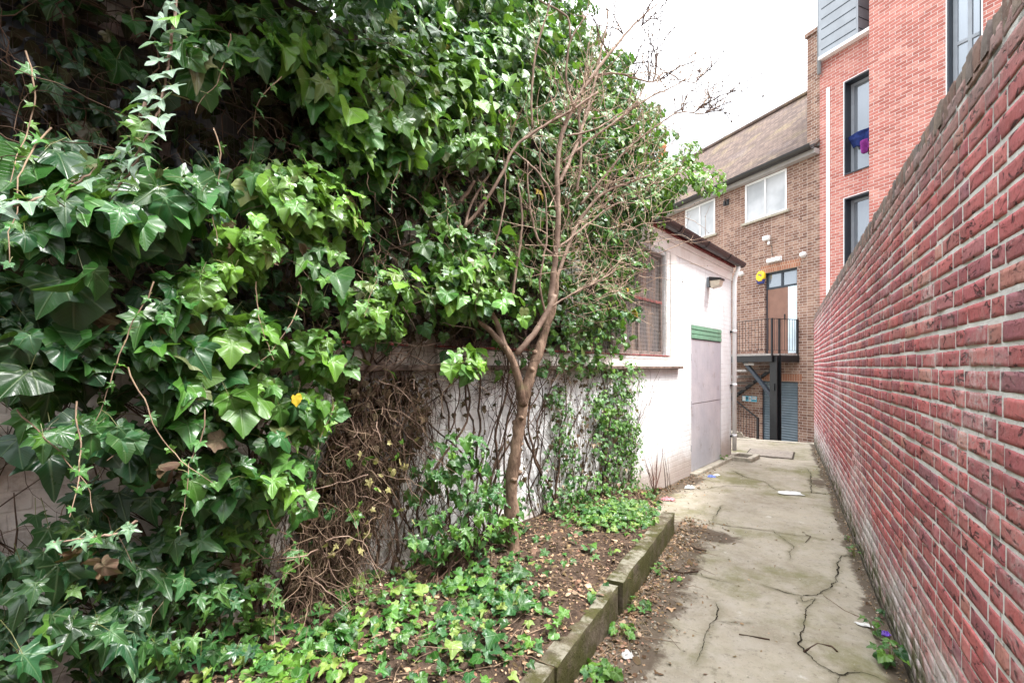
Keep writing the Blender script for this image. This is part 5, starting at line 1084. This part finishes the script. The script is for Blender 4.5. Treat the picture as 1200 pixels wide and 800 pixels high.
# weeds
def weed(name, label, px, py, n, sz, tone, seed, spread=.07, h=.0, group=None, hgt=.09):
    rr = np.random.default_rng(seed); b = ground(px,py,h); b[0] = min(b[0], .55); t = thing(name, label, 'weed', b, group=group); mb = MB(); P = []; Nn = []; Tp = []
    for k in range(n):
        a = rr.uniform(0,6.28); rad = spread*math.sqrt(rr.random()); e = np.array([math.cos(a)*rad, math.sin(a)*rad, rr.uniform(.25,1)*hgt]); 
        if b[0]+e[0] > .55: e[0] = .55-b[0]
        mb.tube([(0,0,-.02), e*np.array([.5,.5,.8]), e], [.0018,.0015,.001], 4, False); P.append(b+e); Nn.append(np.array([e[0]*3,e[1]*3-.2,1.])+rr.normal(0,.3,3)); Tp.append(np.array([math.cos(a),math.sin(a),-.3]))
    mb.build('stem', M['petiole'], t); leaf_mesh('leaves', np.array(P), np.array(Nn), np.array(Tp), rr.uniform(sz*.6,sz*1.2,n), greens(n,tone,rr), ['broad','lobed'], M['leaf'], t, 1, seed)
WG = 'weeds along the path edges'
weed('weed', 'large pale leaved weed at the foot of the red wall nearest the camera', 1044, 776, 12, .065, .72, 101, .07, group=WG)
weed('weed', 'small weed beside the white paper scrap and violet wrapper', 1024, 742, 8, .035, .55, 102, .05, group=WG)
weed('weed', 'tiny weed in the crack end by the red wall', 1001, 650, 8, .030, .7, 103, .04, group=WG)
weed('weed', 'flat weed sprig at the wall foot behind the violet wrapper', 1030, 716, 6, .035, .45, 104, .05, group=WG, hgt=.04)
weed('weed', 'tiny dark weed farther along the red wall foot', 994, 632, 6, .025, .45, 105, .03, group=WG, hgt=.04)
weed('weed', 'leafy weed against the kerb at the bottom edge of the photo', 705, 792, 16, .055, .72, 106, .10, group=WG, hgt=.07)
weed('weed', 'yellow green weed clump against the second kerb stone', 727, 742, 14, .045, .85, 107, .08, group=WG, hgt=.06)
weed('weed', 'green weed clump where two kerb stones meet', 748, 712, 14, .042, .7, 108, .08, group=WG, hgt=.06)
weed('weed', 'bright weed clump beside the far kerb stone', 772, 672, 12, .040, .75, 109, .08, group=WG, hgt=.06)
weed('weed', 'small single weed on silt by the crack right of the kerb', 791, 680, 4, .035, .8, 110, .03, group=WG, hgt=.03)
weed('weed', 'weed with two big leaves left of the bottom kerb foot', 690, 800, 8, .06, .7, 111, .07, group=WG, hgt=.08)
weed('weed', 'green moss and weed tuft at the foot of the white rainwater pipe', 847, 541, 14, .04, .7, 112, .06, group=WG, hgt=.12)
# red-brown bare shrub stems at the right end of the ivy
rs = thing('dry_shrub', 'red brown leafless shrub stems against the white wall right of the ivy column', 'shrub', wall_pt(*S(760,575),.08)); mb = MB(); r3 = np.random.default_rng(88); b0 = np.array(rs.location)
for _ in range(14):
    q = wall_hit(r3.uniform(750,778), r3.uniform(505,560), r3.uniform(.05,.2))-b0; mb.tube([r3.normal(0,.03,3)*np.array([1,1,.2]), q*.5+r3.normal(0,.02,3), q],[.004,.003,.0012],4,False)
mb.build('stems', M['red_stem'], rs, smooth=True)
vs = thing('dry_shrub', 'thin dry stalks standing apart on the white wall nearest the shed door', 'shrub', wall_pt(*S(776,572),.08)); mb = MB(); b0 = np.array(vs.location)
for _ in range(5):
    q = wall_hit(r3.uniform(774,786), r3.uniform(515,545), r3.uniform(.05,.12))-b0; mb.tube([r3.normal(0,.02,3)*np.array([1,1,.2]), q*.5+r3.normal(0,.02,3), q],[.003,.002,.001],4,False)
mb.build('stems', M['dry_stem'], vs, smooth=True)

# ================================================================== BARE TREE
r = np.random.default_rng(33)
tb = at(603,652,3.52); tb[2] = float(soil_z(tb[0], tb[1]))-.05
tree = thing('bare_tree', 'leafless small tree with knotted trunk and many thin brown branches before the ivy', 'tree', tb)
B0 = tb
def limb(pts, rad, k=7, wob=.006):
    """pts = (px,py,depth); returns dense world polyline relative to the tree"""
    Q = np.array([at(*p) for p in pts]); n = len(Q); L = []
    for i in range(n-1):
        p0, p1, p2, p3 = Q[max(i-1,0)], Q[i], Q[i+1], Q[min(i+2,n-1)]
        m_ = max(3, int(np.linalg.norm(p2-p1)/.04))
        for j in range(m_):
            t = j/m_; L.append(.5*((2*p1)+(p2-p0)*t+(2*p0-5*p1+4*p2-p3)*t*t+(3*p1-p0-3*p2+p3)*t**3))
    L.append(Q[-1]); L = np.array(L)+r.normal(0,wob,(len(L),3))*.5; rr = np.interp(np.linspace(0,1,len(L)), np.linspace(0,1,len(rad)), rad); return L-B0, rr
mb = MB(); L, q = limb([(603,664,3.52),(600,620,3.52),(599,575,3.52),(604,530,3.52),(610,490,3.53),(617,455,3.54),(628,420,3.57),(640,385,3.62),(650,350,3.66),(652,320,3.7)], [.064,.053,.046,.042,.041,.041,.038,.032,.027,.023]); q = q*(1+.13*np.sin(np.arange(len(q))*.9)*np.clip(1-np.arange(len(q))/len(q),0,1)+r.normal(0,.06,len(q)))
mb.tube(L, q, 14); 
for _ in range(24):   # knots and old pruning scars
    i = r.integers(0, int(len(L)*.75)); a = r.uniform(0,6.28); d = np.array([math.cos(a),math.sin(a),.25]); mb.tube([L[i]+d*q[i]*.6, L[i]+d*(q[i]+.004), L[i]+d*(q[i]+r.uniform(.012,.035))], [.026,.018,.006], 7)
L2_, q2_ = limb([(596,660,3.50),(612,655,3.47),(620,664,3.44)],[.04,.03,.01]); mb.tube(L2_,q2_,8)
tr = mb.build('trunk', M['bark'], tree, smooth=True)
LIMBS = [
 ([(613,475,3.52),(607,445,3.48),(600,420,3.45),(590,405,3.44)],[.034,.030,.028,.026]),
 ([(590,405,3.44),(575,388,3.40),(553,372,3.34)],[.024,.019,.012]),
 ([(592,407,3.44),(580,375,3.42),(563,345,3.38),(550,310,3.36),(540,270,3.34),(530,235,3.32),(518,205,3.30)],[.024,.021,.020,.018,.017,.014,.009]),
 ([(533,245,3.33),(548,225,3.33),(556,212,3.33)],[.016,.014,.011]),
 ([(538,272,3.34),(560,248,3.36),(585,210,3.38),(604,172,3.42),(640,146,3.5),(672,128,3.6),(700,108,3.7)],[.013,.012,.011,.010,.0095,.009,.008]),
 ([(545,265,3.33),(552,240,3.36),(575,200,3.42),(596,150,3.46)],[.010,.009,.008,.006]),
 ([(606,415,3.46),(625,392,3.48),(640,368,3.52),(650,345,3.55)],[.024,.022,.021,.020]),
 ([(645,355,3.56),(651,300,3.56),(654,250,3.56),(653,200,3.57),(658,160,3.6),(672,125,3.65),(690,95,3.7),(715,62,3.78),(742,30,3.85),(770,5,3.9)],[.024,.022,.021,.019,.017,.015,.013,.011,.008,.005]),
 ([(656,215,3.57),(675,170,3.7),(688,130,3.8),(700,85,3.9),(704,60,3.95),(712,25,4.0),(712,-20,4.0)],[.014,.013,.012,.010,.008,.006,.004]),
 ([(648,340,3.7),(665,290,3.8),(682,255,3.9),(705,228,4.0),(735,215,4.1),(762,205,4.2)],[.017,.015,.014,.012,.010,.006]),
 ([(676,225,3.9),(681,180,3.95),(678,130,4.0),(684,95,4.0),(690,50,4.0)],[.012,.011,.010,.007,.004]),
 ([(700,88,3.9),(722,86,3.95),(744,92,4.0),(765,96,4.05),(780,85,4.1),(800,95,4.15),(816,96,4.2)],[.008,.0075,.007,.0065,.006,.004,.003]),
 ([(680,240,3.95),(710,205,4.0),(735,175,4.05),(760,155,4.1),(790,134,4.15),(806,131,4.2),(826,133,4.2),(860,112,4.25)],[.011,.010,.0085,.0075,.006,.005,.0045,.002]),
 ([(660,190,3.65),(690,165,3.75),(725,140,3.85),(760,115,3.95),(795,98,4.05),(840,68,4.15)],[.010,.009,.0075,.006,.004,.002]),
 ([(556,372,3.36),(540,355,3.30),(530,345,3.28)],[.008,.006,.003]),
 ([(650,300,3.56),(630,280,3.5),(620,235,3.46),(618,190,3.44)],[.010,.009,.007,.004]),
 ([(600,350,3.45),(606,310,3.46),(612,260,3.47),(607,215,3.47)],[.011,.010,.009,.006]),
 ([(624,150,3.48),(623,110,3.46),(628,60,3.44),(640,20,3.44),(650,-20,3.44)],[.009,.008,.007,.006,.004]),
 ([(668,45,3.5),(664,20,3.5),(640,5,3.48),(616,-8,3.46)],[.007,.007,.006,.005]),
 ([(674,128,3.6),(664,95,3.55),(668,50,3.5),(690,15,3.5)],[.010,.008,.007,.004]),
 ([(643,362,3.54),(670,345,3.58),(700,330,3.64),(720,318,3.7)],[.008,.007,.006,.003]),
 ([(430,295,3.0),(465,290,3.05),(487,283,3.08)],[.004,.006,.008]),
]
POLY = []
for pts, rad in LIMBS:
    mb = MB(); L, q = limb(pts, rad, wob=.004); mb.tube(L, q, 8); POLY.append((L, q)); mb.build('limb', M['branch'] if max(rad) < .03 else M['bark'], tree, smooth=True)
for pts, rad in [([(551,312,3.36),(545,280,3.32),(520,240,3.28),(505,200,3.26),(488,150,3.24),(478,100,3.22)],[.008,.007,.006,.005,.004,.002]),([(566,350,3.38),(575,310,3.38),(585,270,3.4),(592,225,3.42),(590,180,3.43),(585,130,3.44)],[.008,.007,.006,.006,.005,.003]),
 ([(640,370,3.52),(632,330,3.48),(640,285,3.5),(640,240,3.5),(632,190,3.5),(636,150,3.5)],[.009,.008,.007,.006,.005,.003]),([(654,250,3.56),(640,215,3.5),(612,185,3.46),(580,160,3.42),(548,118,3.36),(525,70,3.32)],[.008,.008,.007,.006,.005,.003]),([(655,290,3.57),(690,262,3.75),(720,240,3.85),(745,238,3.95)],[.009,.008,.006,.003]),([(665,160,3.63),(700,150,3.75),(735,128,3.9),(752,118,3.95)],[.008,.007,.005,.003])]:
    L, q = limb(pts, rad, wob=.005); MB().tube(L, q, 7).build('limb', M['branch'], tree, smooth=True)
# twigs: budded, kinked, growing from the limbs
twg = MB(); bud = MB()
def twig(p, d, L, rad, depth, r, upb=.12):
    n = max(4, int(L/.045)); pts = [p]
    for k in range(n):
        d = norm(d+r.normal(0,.16,3)+np.array([0,0,upb*.4])); p = p+d*(L/n); pts.append(p)
        if depth < 2 and r.random() < (.30 if depth == 0 else .16): twig(p, norm(d+r.normal(0,.55,3)), L*r.uniform(.3,.6), rad*.7, depth+1, r, upb)
        if r.random() < .42:
            s = max(rad*1.5,.0026)*r.uniform(.8,1.2); bud.add(np.array([(1,0,0),(-1,0,0),(0,1,0),(0,-1,0),(0,0,1.5),(0,0,-1.3)])*s+p, [(0,2,4),(2,1,4),(1,3,4),(3,0,4),(2,0,5),(1,2,5),(3,1,5),(0,3,5)])
    twg.tube(pts, np.linspace(rad, rad*.4, n+1), 4, False)
sprig = [(11,.60,8),(12,.75,12),(13,.75,10),(7,.55,14),(8,.5,12),(9,.45,22),(10,.4,12),(15,.3,5),(17,.35,6),(19,.3,5),(20,.3,12),(4,.35,8),(16,.25,4),(6,.2,2),(2,.18,3)]
fwd = np.array([-SN,CS,0.]); rgt = np.array([CS,SN,0.])
for li, ln, cnt in sprig:
    L, q = POLY[li]
    for _ in range(int(cnt*.75)):
        f_ = r.uniform(.25,1.0); i = int(f_*(len(L)-1)); base = norm(L[min(i+1,len(L)-1)]-L[max(i-1,0)]); d = norm(base*.6+rgt*r.uniform(-.2,.9)*(1 if li in (9,11,12,13,20) else .6)+np.array([0,0,r.uniform(.1,.9)])+fwd*r.normal(0,.3)); twig(L[i], d, ln*r.uniform(.5,1.15), r.uniform(.0026,.0046), 0, r)
twg.build('twigs', M['twig'], tree, smooth=True); twg = MB()
for (a, b, t0, t1) in [((760,96),(780,40),4.05,4.1),((765,96),(800,30),4.05,4.15),((770,96),(815,60),4.05,4.2),((816,96),(846,60),4.2,4.3),((800,131),(812,85),4.2,4.3),((815,131),(845,88),4.2,4.3),((826,133),(860,90),4.2,4.3),((742,92),(745,50),4.0,4.0),((712,62),(708,0),3.8,3.8),((730,40),(712,5),3.85,3.9),((752,30),(780,-15),3.9,3.9),((755,28),(757,-10),3.9,3.95),((742,75),(757,60),4,4.05),((826,133),(870,118),4.2,4.3),((790,134),(800,110),4.15,4.2)]*2:
    p = at(*a,t0)-B0; q_ = at(b[0]+r.normal(0,9),b[1]+r.normal(0,9),t1)-B0; twig(p, norm(q_-p), float(np.linalg.norm(q_-p)), .0056, 0, r, .02)
twg.build('twigs', M['sky_twig'], tree, smooth=True); twg = MB()
# tangle of fine pale twigs filling the right side of the crown
for _ in range(150):
    x = r.uniform(615,775); y = r.uniform(120,330); t = 3.55+.55*np.clip((x-620)/150,0,1)+r.normal(0,.12); p = at(x,y,t)-B0; a = r.uniform(-.4,2.6); d = norm(rgt*math.cos(a)+np.array([0,0,math.sin(a)])+fwd*r.normal(0,.3)); twig(p, d, r.uniform(.18,.55), r.uniform(.0020,.0040), 1, r, .05)
for _ in range(90):
    x = r.uniform(660,745); y = r.uniform(290,370); t = 3.75+r.normal(0,.15); p = at(x,y,t)-B0; a = r.uniform(-.8,3.6); d = norm(rgt*math.cos(a)+np.array([0,0,math.sin(a)])+fwd*r.normal(0,.3)); twig(p, d, r.uniform(.12,.35), r.uniform(.0016,.003), 1, r, .0)
twg.build('twigs', M['twig'], tree, smooth=True); bud.build('buds', M['dry_stem'], tree)

# ================================================================== LITTER AND STICKS
def crumple(name, label, cat, px, py, w, d, h, m_, seed, rot=0.0):
    b = ground(px,py); b[2] = float(path_z(np.array(b[0]),np.array(b[1])))+.004; a = np.linspace(-.5,.5,15); A, B = np.meshgrid(a,a)
    Z = h*(.5+.5*smooth_noise(A*4,B*4,seed,3,1.2))*(1-(2*np.maximum(np.abs(A),np.abs(B)))**3)+.004; X = A*w*(1+.25*smooth_noise(B*3,A*3,seed+1,2)); Y = B*d*(1+.25*smooth_noise(A*3,B*3,seed+2,2)); i = np.arange(225).reshape(15,15); q = np.stack([i[:-1,:-1], i[:-1,1:], i[1:,1:], i[1:,:-1]],-1).reshape(-1,4)
    o = MB().add(np.stack([X,Y,Z],-1).reshape(-1,3), q.tolist()).build(name, m_, smooth=False); o.location = b; o.rotation_euler = (0,0,rot); sm = o.modifiers.new('thick','SOLIDIFY'); sm.thickness = .002; tag(o, label, cat); return o
crumple('tissue', 'crumpled white tissue lying on the path near its far end', 'litter', 926, 579, .26, .16, .03, M['paper'], 1, .2)
crumple('wrapper', 'blue and white crushed packet on the path below the steel door', 'litter', 834, 559, .11, .09, .035, M['blue_wrapper'], 2, .5)
crumple('paper_scrap', 'white paper corner on top of the crushed blue packet', 'litter', 840, 557, .09, .08, .03, M['paper'], 3, 1.0)
crumple('plastic_bag', 'torn white plastic bag by the shed wall beside the pink wrapper', 'litter', 808, 572, .12, .14, .04, M['paper'], 4, .3)
crumple('wrapper', 'pink crisp packet at the end of the kerb by the ivy', 'litter', 783, 586, .15, .10, .04, M['red_wrapper'], 5, .4)
crumple('paper_scrap', 'white folded paper scrap on the path near the red wall', 'litter', 1013, 732, .085, .04, .012, M['paper'], 6, .1)
crumple('wrapper', 'small violet wrapper at the red wall foot beside the white paper scrap', 'litter', 1036, 739, .055, .05, .025, M['violet_wrapper'], 7, .7)
crumple('tissue', 'white scrap of tissue on the silt by the kerb foot', 'litter', 735, 769, .05, .05, .04, M['paper'], 8, .7)
for k, (pts, rd, lb) in enumerate([([(866,743),(885,746),(902,749)],.005,'straight grey stick lying across the near path'),([(942,763),(958,754),(975,757),(981,763)],.006,'forked brown stick lying over the crack in the near path'),([(965,697),(990,715),(1018,727)],.002,'long pale dry stalk on the path pointing to the paper scrap'),([(783,668),(800,671),(818,669)],.007,'dark stick on the silt beside the far kerb stone'),([(810,640),(818,643),(828,645)],.006,'short dark stick on the stained path past the kerb end'),([(944,635),(950,628),(944,626)],.003,'tiny hooked twig in the middle of the path')]):
    Q = np.array([ground(*p_,.012) for p_ in pts]); o = MB().tube(Q-Q[0], np.full(len(Q),rd), 6).build('stick', M['dry_stem'] if k != 2 else M['pale_stem'], smooth=True); o.location = Q[0]; tag(o, lb, 'stick', 'sticks on the path')
# rubble heap left of the steps at the far end
rb = np.random.default_rng(9); 
for k, (px_, py_) in enumerate([(862,510),(867,513),(872,516),(865,515),(878,519)]):
    p = at(px_,py_,11.6); s = rb.uniform(.08,.15); mb = rough_block(-s,s,-s*.7,s*.7,-.25,s*.7,int(rb.integers(0,99)),.05,.05); o = mb.build('rubble_block', M['gully'], smooth=False); o.location = p; tag(o, 'pale broken block in the rubble beside the white pipe at the path end', 'rubble', 'rubble blocks at the path end')

# ================================================================== LIGHT, SKY, CAMERA
w = bpy.data.worlds.new('World'); sc.world = w; w.use_nodes = True; nt = w.node_tree
SUN_EL, SUN_AZ = R(60), R(72)        # azimuth clockwise from +Y
sky = nt.nodes.new('ShaderNodeTexSky'); sky.sky_type = 'NISHITA'; sky.sun_disc = False; sky.sun_elevation = SUN_EL; sky.sun_rotation = SUN_AZ; sky.dust_density = 3; sky.air_density = 1
mx = nt.nodes.new('ShaderNodeMix'); mx.data_type = 'RGBA'; mx.inputs[0].default_value = .82; nt.links.new(sky.outputs[0], mx.inputs[6]); mx.inputs[7].default_value = (9.0,9.1,9.4,1)     # closed white cloud
tc = nt.nodes.new('ShaderNodeTexCoord'); sp = nt.nodes.new('ShaderNodeSeparateXYZ'); nt.links.new(tc.outputs['Generated'], sp.inputs[0])
mr = nt.nodes.new('ShaderNodeMapRange'); mr.inputs['From Min'].default_value = .38; mr.inputs['From Max'].default_value = .95; mr.inputs['To Min'].default_value = 3.0; mr.inputs['To Max'].default_value = 17; nt.links.new(sp.outputs['Z'], mr.inputs['Value'])
cc = nt.nodes.new('ShaderNodeMix'); cc.data_type = 'RGBA'; cc.blend_type = 'MULTIPLY'; cc.inputs[0].default_value = 1; nt.links.new(mr.outputs[0], cc.inputs[6]); cc.inputs[7].default_value = (.99,1.0,1.03,1); nt.links.new(cc.outputs[2], mx.inputs[7])
mx.inputs[0].default_value = .93
bg = nt.nodes['Background']; nt.links.new(mx.outputs[2], bg.inputs['Color']); bg.inputs['Strength'].default_value = .072
ld = bpy.data.lights.new('sun', 'SUN'); ld.energy = 1.5; ld.angle = R(13); ld.color = (1.0,.975,.94); lo = link(bpy.data.objects.new('sun', ld))
lo.rotation_euler = (math.pi/2-SUN_EL, 0, math.pi-SUN_AZ+0.0)
import mathutils
dirv = mathutils.Vector((math.sin(SUN_AZ)*math.cos(SUN_EL), math.cos(SUN_AZ)*math.cos(SUN_EL), math.sin(SUN_EL))); lo.rotation_euler = dirv.to_track_quat('Z','Y').to_euler(); lo.location = dirv*30
cd = bpy.data.cameras.new('camera'); cam = link(bpy.data.objects.new('camera', cd)); cam.location = (0,0,EYE); cam.rotation_euler = (math.pi/2, 0, YAW)
cd.sensor_width = 36; cd.lens = F/1200*36; cd.shift_y = (HOR-400)/1200; cd.clip_start = .05; cd.clip_end = 500; sc.camera = cam
sc.view_settings.view_transform = 'Standard'; sc.view_settings.look = 'None'; sc.view_settings.exposure = 2.85; sc.view_settings.gamma = 1; sc.view_settings.use_curve_mapping = False
sc.cycles.max_bounces = 6; sc.cycles.diffuse_bounces = 3; sc.cycles.glossy_bounces = 3; sc.cycles.use_denoising = True; sc.cycles.sample_clamp_indirect = 6
